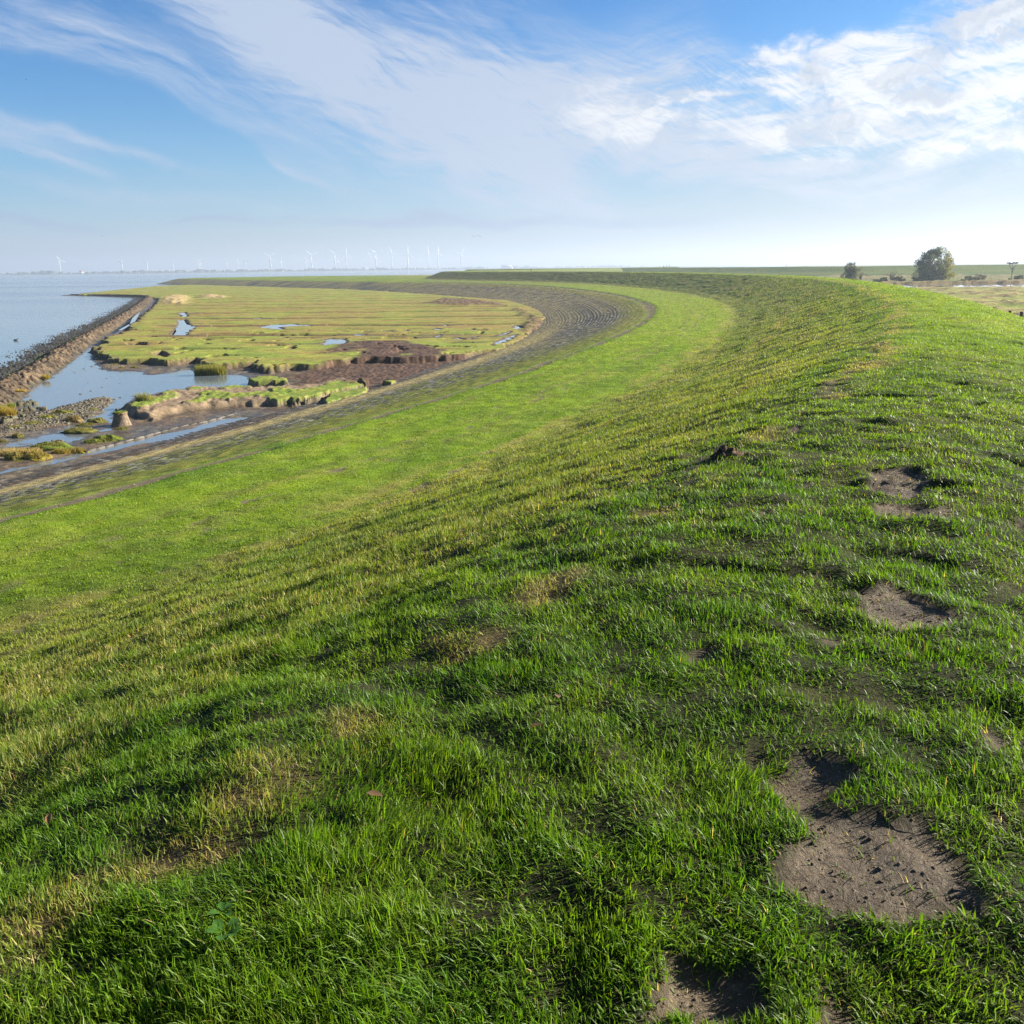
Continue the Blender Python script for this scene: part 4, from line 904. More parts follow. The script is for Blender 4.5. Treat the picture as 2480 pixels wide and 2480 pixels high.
# ------------------------------------------------------------------ land behind the dike, the far dike and the headland
RIVER = [(20, 300), (120, 292), (200, 281), (290, 268), (420, 250), (700, 230)]
def build_polder():
    th = np.radians(np.arange(-14, 62, 0.09))
    r = [55.0]
    while r[-1] < 3200:
        r.append(r[-1] * 1.0075)
    r = np.array(r)
    R, A = np.meshgrid(r, th, indexing='ij')
    x = (R * np.sin(A)).ravel(); y = (R * np.cos(A)).ravel()
    s, t = PATH.st(x, y, 1e9, 2)
    rp = Path(RIVER, 12)
    rs, rt_ = rp.st(x, y)
    rt_ = rt_ + 2.5 * pn(x / 14, y / 14, 401) + 1.0 * pn(x / 4, y / 4, 402)
    n1 = fbm(x / 18, y / 18, 4, 403); n2 = fbm(x / 3.0, y / 3.0, 4, 404)
    z = -5.15 + 0.35 * n1 + 0.22 * n2
    inr = 1 - sst(18, 22, np.abs(rt_ - 9))
    z = z - 1.7 * inr
    gone = sst(-13, -11, t * 1.0) * (s < PATH.S[-1] - 2)
    z = z - 4.0 * sst(-17, -15, t)
    c = lerp(np.array([0.17, 0.22, 0.035]), np.array([0.36, 0.30, 0.12]), np.clip(0.45 + 0.7 * n1 + 0.7 * n2, 0, 1))
    rough = sst(0.1, 0.4, fbm(x / 9, y / 9, 4, 405) + 0.45 * np.exp(-((np.hypot(x, y) - 118) / 22) ** 2))
    c = lerp(c, np.array([0.15, 0.095, 0.065]) * (1 + 0.4 * n2)[:, None], rough * 0.75)
    z = z - (0.25 * n1 + 0.12) * np.exp(-((rt_ + 5) / 50) ** 2) + rough * (0.25 + 0.35 * n2) * (1 - np.exp(-((rt_ + 10) / 30) ** 2)) * (1 - inr)
    far = sst(28, 33, rt_)
    c = lerp(c, lerp(np.array([0.09, 0.12, 0.03]), np.array([0.20, 0.16, 0.08]), np.clip(0.5 + n1, 0, 1)), far * 0.8)
    bank = np.exp(-((rt_ - 31) / 3.0) ** 2)
    c = lerp(c, np.array([0.19, 0.115, 0.07]), bank * 0.8)
    z = z + bank * (0.7 + 0.5 * n2)
    o = mesh('polder', np.stack([x, y, z], 1), gridfaces(len(r), len(th)), MAT['land'], np.clip(c, 0.01, 1), True)
    tag(o, kind='structure')
    g = np.arange(0, rp.S[-1], 12.0); pp, nn = rp.at(g)
    V = np.vstack([np.c_[pp + nn * -14, np.full(len(g), -5.32)], np.c_[pp + nn * 34, np.full(len(g), -5.32)]])
    i = np.arange(len(g) - 1); k = len(g)
    o = mesh('river', V, np.stack([i, i + 1, i + 1 + k, i + k], 1), MAT['pool'])
    tag(o, kind='structure')
FARD = [(-44, 1010), (20, 985), (108, 930), (140, 760), (162, 650), (195, 575), (240, 553), (310, 535), (460, 500), (700, 440)]
def build_far():
    P = Path(FARD, 16)
    ss = np.arange(0, P.S[-1], 3.0); tt = np.concatenate([np.arange(-34, 34.1, 1.0)])
    S, T = np.meshgrid(ss, tt, indexing='ij'); s = S.ravel(); t = T.ravel()
    p, n = P.at(s); x = p[:, 0] + n[:, 0] * t; y = p[:, 1] + n[:, 1] * t
    z = np.interp(t, [-34, -24, -17, -15, -3, 0, 3, 20, 34], [-7.5, -4.6, -3.6, -3.1, -0.25, 0.0, -0.3, -5, -7.5]) + 0.08 * fbm(x / 12, y / 12, 3, 411)
    c = lerp(np.array([0.075, 0.125, 0.022]), np.array([0.14, 0.17, 0.035]), np.clip(0.5 + fbm(s / 40, t / 4, 3, 412), 0, 1))
    tan = np.exp(-((t + 16) / 1.5) ** 2) * sst(330, 380, s); c = lerp(c, np.array([0.17, 0.20, 0.04]), tan * 0.7)
    o = mesh('far_dike', np.stack([x, y, z], 1), gridfaces(len(ss), len(tt)), MAT['land'], np.clip(c, 0.01, 1), True)
    tag(o, kind='structure')
    # grassy headland: the berm and stone slope run on to the left beyond the bend of the dike
    top = [(40, 300), (16, 302), (-8, 352), (-45, 420), (-100, 500), (-168, 600), (-226, 690), (-258, 740), (-262, 790), (-200, 860), (-60, 840), (60, 700), (80, 500)]
    xs = np.arange(-330, 100, 1.8); ys = np.arange(290, 900, 2.2)
    X, Y = np.meshgrid(xs, ys, indexing='ij'); x = X.ravel(); y = Y.ravel()
    d = sdf(x, y, top) + 0.8 * pn(x / 14, y / 14, 413)
    z = np.interp(d, [-22, -17, 0, 4, 60], [-9.2, -8.0, -4.25, -4.05, -3.95]) + 0.10 * fbm(x / 8, y / 8, 3, 414)
    n = fbm(x / 12, y / 9, 4, 415)
    gr = sst(-1.5, 0.5, d)
    slope_c = lerp(np.array([0.075, 0.08, 0.075]), np.array([0.23, 0.20, 0.085]), np.clip(0.45 + 0.9 * n + 0.25 * sst(-12, -3, d), 0, 1))
    c = lerp(slope_c, lerp(np.array([0.10, 0.16, 0.02]), np.array([0.19, 0.225, 0.03]), np.clip(0.5 + n, 0, 1)), gr)
    sand = np.exp(-((y - 800) / 60) ** 2) * (x > -90)
    c = lerp(c, np.array([0.34, 0.25, 0.14]), sand * 0.7)
    o = mesh('headland', np.stack([x, y, z], 1), gridfaces(len(xs), len(ys)), MAT['land'], np.clip(c, 0.01, 1), True)
    tag(o, kind='structure')
    # the shore across the water
    th = np.radians(np.arange(-50, 14.01, 0.05)); rr = np.array([0, 30, 80, 300, 1500, 4500.0])
    nr = 4480 + 260 * pn(th * 9, th * 0, 421) + 900 * sst(-0.30, 0.02, th) + 900 * sst(-0.1, 0.1, th)
    V = []
    for q, h in zip(rr, (-8.3, -5.5, -4.5, -5.5, -5.5, -5.5)):
        V.append(np.stack([(nr + q) * np.sin(th), (nr + q) * np.cos(th), np.full(len(th), h)], 1))
    o = mesh('far_shore', np.concatenate(V), gridfaces(len(rr), len(th)), MAT['shore'])
    tag(o, kind='structure')
    return th, nr

def build_gravel():
    "pebbles and broken stone strewn over the bar, too many to count"
    V = []; F = []; C = []; n = 0
    shapes = []
    for q in range(6):
        u = np.linspace(0, 2 * math.pi, 7, endpoint=False); r = rng.uniform(0.7, 1.2, 7)
        v = np.vstack([np.c_[r * np.cos(u), r * np.sin(u) * 0.8, np.full(7, -0.3)], np.c_[0.8 * r * np.cos(u), 0.6 * r * np.sin(u), rng.uniform(0.25, 0.5, 7)], [[0, 0, 0.6]]])
        shapes.append(v)
    i7 = np.arange(7); j7 = (i7 + 1) % 7
    f = np.vstack([np.stack([i7, j7, j7 + 7], 1), np.stack([i7, j7 + 7, i7 + 7], 1), np.stack([i7 + 7, j7 + 7, np.full(7, 14)], 1)])
    for p, cnt in zip(D['gravel'], (4200, 1500)):
        P = np.array(p); lo = P.min(0) - 1; hi = P.max(0) + 1
        x = rng.uniform(lo[0], hi[0], cnt * 3); y = rng.uniform(lo[1], hi[1], cnt * 3)
        d = sdf(x, y, p)
        k = (rng.uniform(-0.8, 0.9, len(x)) < d) ; x = x[k][:cnt]; y = y[k][:cnt]
        z, _ = foreshore_height(x, y, np.hypot(x, y))
        for a, b, c in zip(x, y, z):
            s_ = 0.045 * math.exp(random.gauss(0, 0.5)); an = random.uniform(0, 6.28); v = shapes[random.randrange(6)] * s_
            ca, sa = math.cos(an), math.sin(an)
            V.append(np.stack([v[:, 0] * ca - v[:, 1] * sa + a, v[:, 0] * sa + v[:, 1] * ca + b, v[:, 2] + c], 1)); F.append(f + n); n += 15
            g = random.uniform(0.35, 1.5); C.append(np.full((15, 3), (0.125 * g, 0.112 * g, 0.082 * g)))
    o = mesh('gravel', np.concatenate(V), np.concatenate(F), MAT['rock'], np.concatenate(C))
    tag(o, 'dark gravel and broken stone on the bar beside the pool', 'gravel', kind='stuff')

def build_crumbs():
    "crumbs of trodden clay lying in the bare patches"
    V = []; F = []; C = []; n = 0
    i6 = np.arange(6); j6 = (i6 + 1) % 6
    f = np.vstack([np.stack([i6, j6, j6 + 6], 1), np.stack([i6, j6 + 6, i6 + 6], 1), np.stack([i6 + 6, j6 + 6, np.full(6, 12)], 1)])
    for p in D['patches']:
        P = np.array(p); lo = P.min(0) - 0.1; hi = P.max(0) + 0.1; area = float(np.prod(hi - lo))
        cnt = int(min(2600, area * 2600))
        x = rng.uniform(lo[0], hi[0], cnt); y = rng.uniform(lo[1], hi[1], cnt); d = sdf(x, y, p)
        k = (d > -0.02) & (rng.uniform(0, 1, cnt) < 0.35 + 0.9 * np.clip(pn(x / 0.09, y / 0.09, 251), 0, 1)); x = x[k]; y = y[k]
        if not len(x): continue
        s, t = PATH.st(x, y, 320); z, _, _ = dike_fields(x, y, s, t, np.hypot(x, y))
        for a, b, c in zip(x, y, z):
            q = 0.0048 * math.exp(random.gauss(0, 0.55)); q = min(q, 0.007); u = np.linspace(0, 6.2832, 6, endpoint=False) + random.uniform(0, 3); r = rng.uniform(0.6, 1.3, 6)
            h = random.uniform(0.12, 0.4)
            V.append(np.vstack([np.c_[a + q * r * np.cos(u), b + q * r * np.sin(u), np.full(6, c - 0.3 * q)], np.c_[a + 0.7 * q * r * np.cos(u), b + 0.7 * q * r * np.sin(u), c + q * h * rng.uniform(0.5, 1, 6)], [[a, b, c + q * h]]])); F.append(f + n); n += 13
            g = random.uniform(0.55, 1.35); C.append(np.tile(DIRT * g, (13, 1)))
    o = mesh('soil_crumbs', np.concatenate(V), np.concatenate(F), MAT['soil'], np.concatenate(C))
    tag(o, 'crumbs of trodden clay in the bare patches', 'soil', kind='stuff')
# ------------------------------------------------------------------ small things on the foreshore
def dome(a, h, seed, c_low, c_high, ry=0.7, lump=0.28, nu=44, nv=16, overhang=0.0, split=0.5):
    u = np.linspace(0, 2 * math.pi, nu, endpoint=False); v = np.linspace(0, 1, nv)
    V = []; C = []
    for q in v:
        ang = q * math.pi / 2
        rr = math.cos(ang) ** 0.75 if q < 1 else 0.0
        hh = math.sin(ang)
        k = 1 + lump * pn(np.cos(u) * 1.6 + seed, np.sin(u) * 1.6, seed) + 0.14 * pn(np.cos(u) * 4 + seed, np.sin(u) * 4 + q * 3, seed + 3)
        k = k * (1 + overhang * math.sin(q * math.pi)) * (1 + 0.10 * pn(u * 5 / 2 + seed, np.full(nu, q * 7.0), seed + 11) * (0.2 + np.sin(u / 2) ** 2))
        V.append(np.stack([a * rr * k * np.cos(u), a * ry * rr * k * np.sin(u), h * hh * (1 + 0.45 * pn(np.cos(u) * rr * 2.0 + seed, np.sin(u) * rr * 2.0, seed + 5) + 0.18 * pn(np.cos(u) * rr * 6 + seed, np.sin(u) * rr * 6, seed + 6)) - 0.08], 1))
        f = sst(split - 0.25, split + 0.25, np.full(nu, hh) + 0.25 * pn(u * 3, np.full(nu, q * 4), seed + 8))
        C.append(lerp(c_low, c_high, f))
    V = np.concatenate(V); C = np.concatenate(C)
    i = np.arange(nu * nv).reshape(nv, nu); j = np.roll(i, -1, 1)
    return V, np.stack([i[:-1].ravel(), j[:-1].ravel(), j[1:].ravel(), i[1:].ravel()], 1), C
def fuzz(name, n, sampler, L, w, cols, parent, spread=0.5):
    x, y, z = sampler(n)
    c = np.asarray(cols)[rng.integers(0, len(cols), n)] * rng.uniform(0.65, 1.3, n)[:, None]
    V, F4, F3, C = blades(x, y, z - 0.03, L * rng.uniform(0.5, 1.3, n), np.full(n, w), np.abs(rng.normal(0, spread, n)), rng.uniform(0, 6.28, n), c, 0.8, False)
    return tag(mesh(name, V, [F4, F3], MAT['grass'], C, parent=parent), kind='stuff')
HK = {'g': ((0.09, 0.075, 0.04), (0.16, 0.165, 0.035)), 'd': ((0.045, 0.035, 0.02), (0.15, 0.15, 0.035)), 'b': ((0.06, 0.055, 0.02), (0.13, 0.165, 0.025)), 't': ((0.08, 0.06, 0.035), (0.17, 0.15, 0.04)),
      'y': ((0.12, 0.09, 0.03), (0.25, 0.20, 0.03)), 's': ((0.10, 0.07, 0.04), (0.24, 0.18, 0.08)), 'm': ((0.05, 0.045, 0.04), (0.16, 0.13, 0.10))}
def build_foreshore_things():
    labs = ['green capped hummock at the tip of the gravel bar', 'dark mossy hummock left of the mud stump', 'thin dark hummock just behind the long dark one in the wet mud', 'long dark mossy hummock in the middle of the wet mud',
            'small flat bright green cushion in front of the mud stump', 'bright green mound with two humps beside the long puddle', 'lower bright green hump at the left end of the green mound beside the puddle', 'broad green mound behind the golden cushions by the puddle',
            'round dark green hummock standing alone in the flooded mud at the left', 'large olive brown hummock at the left edge near the puddle', 'olive and gold cushion right of the olive brown hummock', 'thin green cushion at the water of the puddle, lowest left',
            'golden green cushion spreading along the edge of the puddle', 'rightmost golden cushion along the edge of the puddle', 'little green topped islet in front of the marsh cliff', 'flat green islet close under the marsh cliff', 'low islet at the foot of the marsh cliff by the pool',
            'pale mossy mound cut by the left edge of the picture', 'green mound in the middle of the long bank on the gravel', 'green mound at the upper end of the long bank on the gravel', 'straw brown tussock at the right end of the long green bank',
            'green mound at the lower end of the long bank on the gravel', 'low green spread at the far lower end of the long bank', 'grey brown lump of bare mud behind the broad green mound']
    for i, (x, y, a, h, k) in enumerate(D['hummocks']):
        lo, hi = HK[k]
        root = empty('mud_lump' if k == 'm' else 'grassy_hummock', (x, y, -8.02), labs[i], 'mud lump' if k == 'm' else 'hummock', 'hummocks on the mud flat', rz=0.0)
        V, F, C = dome(a * 1.12, h * 0.62, 10 + i * 3, np.array(lo), np.array(hi), ry=0.75, split=0.45)
        mesh('mound', V, F, MAT['soil'], C, True, root)
        if k != 'm':
            m_ = int(900 * max(0.6, a))
            def smp(n, a=a, h=h):
                q = np.sqrt(rng.uniform(0, 1, n)) * 0.92; u = rng.uniform(0, 6.28, n)
                return a * q * np.cos(u), a * 0.75 * q * np.sin(u), h * 0.62 * np.sqrt(np.clip(1 - q ** 2.4, 0, 1)) - 0.06
            fuzz('turf', m_, smp, 0.13 if k in 'gbd' else 0.20, 0.026, [np.array(hi), np.array(hi) * 0.7, np.array(hi) * 1.2, np.array([0.26, 0.2, 0.07]), np.array([0.20, 0.16, 0.05])], root)
    # the stump of mud with a turf lid
    x, y, r0, r1, h = D['stump']
    root = empty('mud_stump', (x, y, -8.0), 'brown mud stump with a thin turf lid standing free on the mud', 'mud stump')
    mb = MB(); u = np.linspace(0, 6.2832, 28, endpoint=False); V = []
    prof_ = [(0.0, 1.05), (0.12, 0.98), (0.35, 0.84), (0.6, 0.73), (0.82, 0.68), (0.95, 0.69), (0.955, 0.0)]
    for f, q in prof_:
        k = 1 + 0.10 * pn(np.cos(u) * 2 + 3, np.sin(u) * 2 + f * 2, 77) + 0.05 * pn(np.cos(u) * 6, np.sin(u) * 6 + f * 5, 78)
        V.append(np.stack([r1 * q * k * np.cos(u), r1 * q * k * np.sin(u), np.full(28, h * f)], 1))
    i = np.arange(28 * len(prof_)).reshape(len(prof_), 28); j = np.roll(i, -1, 1)
    mesh('mud_body', np.concatenate(V), np.stack([i[:-1].ravel(), j[:-1].ravel(), j[1:].ravel(), i[1:].ravel()], 1), MAT['soil'], np.full((28 * len(prof_), 3), (0.20, 0.155, 0.11)) * rng.uniform(0.8, 1.2, (28 * len(prof_), 1)), True, root)
    V, F, C = dome(r1 * 0.76, 0.13, 55, np.array((0.14, 0.10, 0.04)), np.array((0.13, 0.20, 0.02)), ry=1.0, lump=0.1)
    V[:, 2] += h * 0.93
    lid = mesh('turf_lid', V, F, MAT['soil'], C, True, root)
    fuzz('turf', 260, lambda n: (lambda q, u_: (r1 * 0.72 * q * np.cos(u_), r1 * 0.72 * q * np.sin(u_), np.full(n, h * 0.99)))(np.sqrt(rng.uniform(0, 1, n)), rng.uniform(0, 6.28, n)), 0.07, 0.02, [(0.13, 0.2, 0.02), (0.18, 0.2, 0.04)], lid)
    # reed clump in the pool
    x, y, a, h = D['reed']
    root = empty('reed_clump', (x, y, -8.0), 'dense clump of yellow green reeds standing in the still pool', 'reeds')
    def smp(n):
        q = np.sqrt(rng.uniform(0, 1, n)); u = rng.uniform(0, 6.28, n)
        return a * q * np.cos(u), a * 0.55 * q * np.sin(u), np.zeros(n)
    fuzz('reed_stems', 2600, smp, h, 0.03, [(0.20, 0.22, 0.035), (0.26, 0.24, 0.05), (0.13, 0.16, 0.03), (0.32, 0.27, 0.09)], root, 0.16)
    tl = ['yellow grass tuft at the water side of the breakwater', 'big golden grass tuft on the near end of the breakwater', 'olive grass tuft left of the golden one on the near end of the breakwater', 'bright yellow green tuft at the right of the near end of the breakwater',
          'small amber tuft on top of the breakwater', 'long bed of straw coloured grass behind the olive hummocks', 'right part of the straw coloured grass bed by the golden cushions', 'pale shaggy tussock on the left tip of the mud bank']
    tc = [[(0.42, 0.30, 0.05), (0.30, 0.24, 0.04)], [(0.45, 0.30, 0.05), (0.38, 0.27, 0.05), (0.26, 0.24, 0.04)], [(0.22, 0.21, 0.04), (0.3, 0.24, 0.05)], [(0.26, 0.30, 0.03), (0.2, 0.25, 0.03)], [(0.40, 0.28, 0.06)], [(0.46, 0.36, 0.17), (0.38, 0.29, 0.12)], [(0.46, 0.36, 0.17), (0.36, 0.28, 0.12)], [(0.30, 0.28, 0.09), (0.2, 0.2, 0.05)]]
    for i, (x, y, z, a, h) in enumerate(D['tufts']):
        root = empty('grass_tuft', (x, y, z), tl[i], 'grass tuft', 'grass tufts by the mud flat')
        def smp2(n, a=a):
            q = np.sqrt(rng.uniform(0, 1, n)); u = rng.uniform(0, 6.28, n)
            return a * q * np.cos(u), a * 0.6 * q * np.sin(u), np.full(n, -0.05)
        fuzz('stems', int(900 * max(a, 0.4)), smp2, h * (0.8 if i < 5 else 1.2), 0.025, tc[i], root, 0.45)
    # straw reed standing in the marsh
    mr_ = D['straw'][0]
    # loose rocks
    base = []
    for q in range(5):
        V, F, C = dome(1.0, 0.8, 300 + 7 * q, np.array((0.03, 0.03, 0.025)), np.array((0.14, 0.115, 0.085)), ry=0.8, lump=0.4, nu=14, nv=6, split=0.4)
        base.append((V, F, C))
    RL = ['rock lying in the still pool left of the reeds', 'grey boulder near the marsh cliff at the head of the pool']
    for i, (x, y, a) in enumerate(D['rocks']):
        V, F, C = base[i % 5]
        sz = max(a / 2, 0.06)
        o = mesh('rock', V * np.array([sz, sz, sz * (0.9 if a > 0.4 else 0.55)]), F, MAT['rock'], C * rng.uniform(0.7, 1.3), True)
        o.location = (x, y, -8.02); o.rotation_euler = (0, 0, i * 1.3)
        lab = 'small dark rock breaking the surface of the still pool'
        if i == 1: lab = 'largest upright grey rock at the head of the pool'
        if i == 6: lab = 'biggest round black rock in the middle of the pool'
        if i == 7: lab = 'wide dark rock left of the round black one in the pool'
        if i == 8: lab = 'brown rock right of the round black one in the pool'
        tag(o, lab, 'rock', 'rocks in the still pool')
    for i, (x, y, a) in enumerate(D['blocks']):
        mb = MB(); g = random.uniform(0.7, 1.15)
        mb.box((0, 0, 0), (a, a * random.uniform(0.7, 1.0), a * random.uniform(0.55, 0.9)), 0, (0.12 * g, 0.11 * g, 0.065 * g), taper=random.uniform(0.75, 0.95))
        o = mb.build('stone_block', MAT['rock'])
        bm_ = o.modifiers.new('bevel', 'BEVEL'); bm_.width = a * 0.08; bm_.segments = 2
        o.location = (x, y, -7.98 + a * 0.22); o.rotation_euler = (random.uniform(-0.25, 0.25), random.uniform(-0.25, 0.25), random.uniform(0, 3))
        lab = 'squared grey stone block tumbled in the water off the near end of the breakwater'
        if i == 5: lab = 'large dark mossy block standing alone at the right of the tumbled blocks'
        if i == 22: lab = 'small dark block in the water behind the mud stump'
        if i == 12: lab = 'largest pale green block at the front of the tumbled heap'
        tag(o, lab, 'stone block', 'tumbled stone blocks')
    # ducks on the sea
    for i, (x, y) in enumerate(D['ducks']):
        root = empty('duck', (x, y, -8.0), 'dark duck floating on the open sea, ' + ('the nearer one at the left' if i == 0 else 'the farther one near the breakwater'), 'duck', 'ducks on the sea', rz=0.4 + i)
        mb = MB(); mb.tube([(-0.32, 0, 0.10), (-0.2, 0, 0.08), (0, 0, 0.09), (0.18, 0, 0.08), (0.28, 0, 0.1)], [0.02, 0.10, 0.15, 0.11, 0.04], 10, (0.05, 0.045, 0.04))
        mb.tube([(0.2, 0, 0.1), (0.25, 0, 0.2), (0.27, 0, 0.29), (0.33, 0, 0.31), (0.38, 0, 0.29)], [0.05, 0.04, 0.065, 0.05, 0.015], 8, (0.04, 0.04, 0.04))
        mb.build('body', MAT['plain'], root, True)
    for i, (x, y, z) in enumerate(D['birds']):
        root = empty('bird', (x, y, z), ['dark bird in the small flock low over the horizon'] * 5 and ('dark bird in the small row of five low over the water' if i < 5 else ['lone dark bird low in the sky right of the middle', 'lone dark bird in the left sky above the grey cloud', 'lone dark bird highest in the left sky', 'lone dark bird just above the turbines at the left'][i - 5]), 'bird', 'birds in the sky', rz=i * 0.9)
        mb = MB(); mb.tube([(-0.3, 0, 0), (-0.1, 0, 0), (0.15, 0, 0.02), (0.35, 0, 0.03)], [0.02, 0.09, 0.08, 0.02], 6, (0.04, 0.04, 0.045))
        mb.build('body', MAT['plain'], root, True)
        for sg in (-1, 1):
            mb = MB(); V = np.array([(0.12, 0.05, 0.02), (-0.12, 0.05, 0.02), (0.08, 0.42, 0.16), (-0.08, 0.42, 0.16), (-0.06, 0.85, 0.08), (0.12, 0.05, 0.05), (-0.12, 0.05, 0.05), (0.08, 0.42, 0.18), (-0.08, 0.42, 0.18)]) * np.array([1, sg, 1])
            mb.add(V, [[0, 1, 3, 2], [5, 7, 8, 6]], [[2, 3, 4], [7, 4, 8]], (0.05, 0.05, 0.055)); mb.build('wing', MAT['plain'], root)
def build_dike_things():
    # clods of earth thrown up on the slope
    for i, (px, py, a) in enumerate([(2.09, 8.76, 0.13), (-0.66, 5.34, 0.07), (-0.25, 5.74, 0.05)]):
        s, t = PATH.st(np.array([px]), np.array([py])); z, _, _ = dike_fields(np.array([px]), np.array([py]), s, t, np.array([math.hypot(px, py)]))
        V, F, C = dome(a, a * 1.05, 500 + i * 9, np.array((0.07, 0.05, 0.034)), np.array((0.14, 0.10, 0.065)), lump=0.6, nu=22, nv=9)
        o = mesh('earth_clod', V + 0.12 * a * rng.normal(0, 1, V.shape), F, MAT['soil'], C, False); o.location = (px, py, float(z[0]) + 0.02)
        tag(o, ['big dark clod of earth on the shoulder of the dike', 'dark clod of earth with dry grass on the near slope', 'small crumb of brown earth among the near grass'][i], 'clod of earth', 'clods of earth on the dike')
    # a broad leaved weed and fallen leaves near the camera
    def ground(px, py):
        s, t = PATH.st(np.array([px]), np.array([py])); z, _, _ = dike_fields(np.array([px]), np.array([py]), s, t, np.array([math.hypot(px, py)])); return float(z[0])
    for i, (px, py) in enumerate([(-0.75, 2.01), (-0.78, 2.09)]):
        root = empty('broadleaf_weed', (px, py, ground(px, py) + 0.015), ['broad leaved green weed low in the grass at the lower left', 'smaller broad leaved weed just above the first one'][i], 'weed', 'broad leaved weeds')
        for q in range(6 - i * 2):
            mb = MB(); a = q * 2.4 + i; l = 0.045 * (1 - 0.25 * i)
            pts = np.array([(0.2, 0, 0.1), (0.5, 0.26, 0.35), (0.8, 0.30, 0.42), (1.05, 0, 0.35), (0.8, -0.30, 0.42), (0.5, -0.26, 0.35), (0.65, 0, 0.30)]) * l
            ca, sa = math.cos(a), math.sin(a); pts = np.stack([pts[:, 0] * ca - pts[:, 1] * sa, pts[:, 0] * sa + pts[:, 1] * ca, pts[:, 2] + 0.02], 1)
            mb.add(pts, None, [[0, 1, 6], [1, 2, 6], [2, 3, 6], [3, 4, 6], [4, 5, 6], [5, 0, 6]], (0.07, 0.17, 0.03)); mb.build('leaf', MAT['grass'], root)
    for i, (px, py, c) in enumerate([(-0.46, 2.68, (0.20, 0.12, 0.07)), (0.17, 3.3, (0.34, 0.22, 0.12)), (0.08, 3.07, (0.24, 0.15, 0.09)), (-1.64, 2.86, (0.30, 0.17, 0.08))]):
        mb = MB(); l = 0.028
        pts = np.array([(-1, 0, 0), (-0.4, 0.45, 0.25), (0.4, 0.4, 0.3), (1, 0, 0.1), (0.4, -0.4, 0.35), (-0.4, -0.45, 0.2), (0, 0, 0.0)]) * l
        mb.add(pts, None, [[0, 1, 6], [1, 2, 6], [2, 3, 6], [3, 4, 6], [4, 5, 6], [5, 0, 6]], c)
        o = mb.build('dry_leaf', MAT['grass']); o.location = (px, py, ground(px, py) + 0.045); o.rotation_euler = (0.2, 0.3, i * 1.7)
        tag(o, ['curled brown leaf in the grass low in the middle', 'pale tan leaf on the grass left of the big bare patch', 'small brown leaf on the grass in the middle distance', 'reddish brown leaf in the dry grass at the lower left'][i], 'leaf', 'dry leaves on the grass')
    # short dark posts at the foot of the landward slope
    for i, (px, py, lab) in enumerate([(D['posts'][0][0], D['posts'][0][1], 'right one of two dark posts below the crest at the right edge'), (D['posts'][1][0], D['posts'][1][1], 'left shorter looking one of two dark posts below the crest at the right edge')]):
        root = empty('fence_post', (px, py, D['posts'][i][2] - 1.9), lab, 'post', 'dark fence posts behind the dike')
        mb = MB(); mb.tube([(0, 0, 0), (0, 0, 1.85), (0, 0, 1.9)], [0.16, 0.15, 0.12], 10, (0.022, 0.02, 0.018)); mb.build('timber', MAT['wood'], root)
def tree_limbs(mb, p, d, L, r, depth, ends, c, kids=3, spread=0.55, upb=0.15):
    pts = [p]; dirv = np.array(d, float); q = np.array(p, float)
    for k in range(4):
        dirv = dirv + np.array([random.gauss(0, 0.10), random.gauss(0, 0.10), random.gauss(0, 0.06) + upb * 0.3]); dirv /= np.linalg.norm(dirv); q = q + dirv * L / 4; pts.append(q.copy())
    mb.tube(pts, np.linspace(r, r * 0.55, 5), 7 if depth > 1 else 4, c, cap=False)
    if depth <= 0:
        ends.append((pts[-1], L)); return
    if depth <= 1: ends.append((pts[2], L))
    for k in range(kids):
        a = random.uniform(0, 6.28); nd = dirv + spread * np.array([math.cos(a), math.sin(a), random.uniform(-0.3, 0.5)]); nd /= np.linalg.norm(nd)
        tree_limbs(mb, pts[random.choice((2, 3, 4))], nd, L * random.uniform(0.6, 0.85), r * 0.5, depth - 1, ends, c, kids, spread, upb)
def leafcloud(name, centres, rad, n, size, colf, parent, squash=0.8):
    c = np.asarray(centres)[rng.integers(0, len(centres), n)]
    d = rng.normal(0, 1, (n, 3)); d /= np.linalg.norm(d, axis=1)[:, None]
    p = c + d * (rad * rng.uniform(0.25, 1.0, n) ** 0.6)[:, None] * np.array([1, 1, squash])
    a = rng.normal(0, 1, (n, 3)); a /= np.linalg.norm(a, axis=1)[:, None]
    b = np.cross(a, rng.normal(0, 1, (n, 3))); b /= np.linalg.norm(b, axis=1)[:, None]
    sz = (size * rng.uniform(0.6, 1.4, n))[:, None]
    V = np.stack([p - a * sz * 0.5, p + b * sz * 0.3, p + a * sz * 0.5, p - b * sz * 0.3], 1).reshape(-1, 3)
    F = np.arange(n * 4).reshape(n, 4)
    return mesh(name, V, F, MAT['leaf'], np.repeat(colf(p, n), 4, 0), parent=parent)
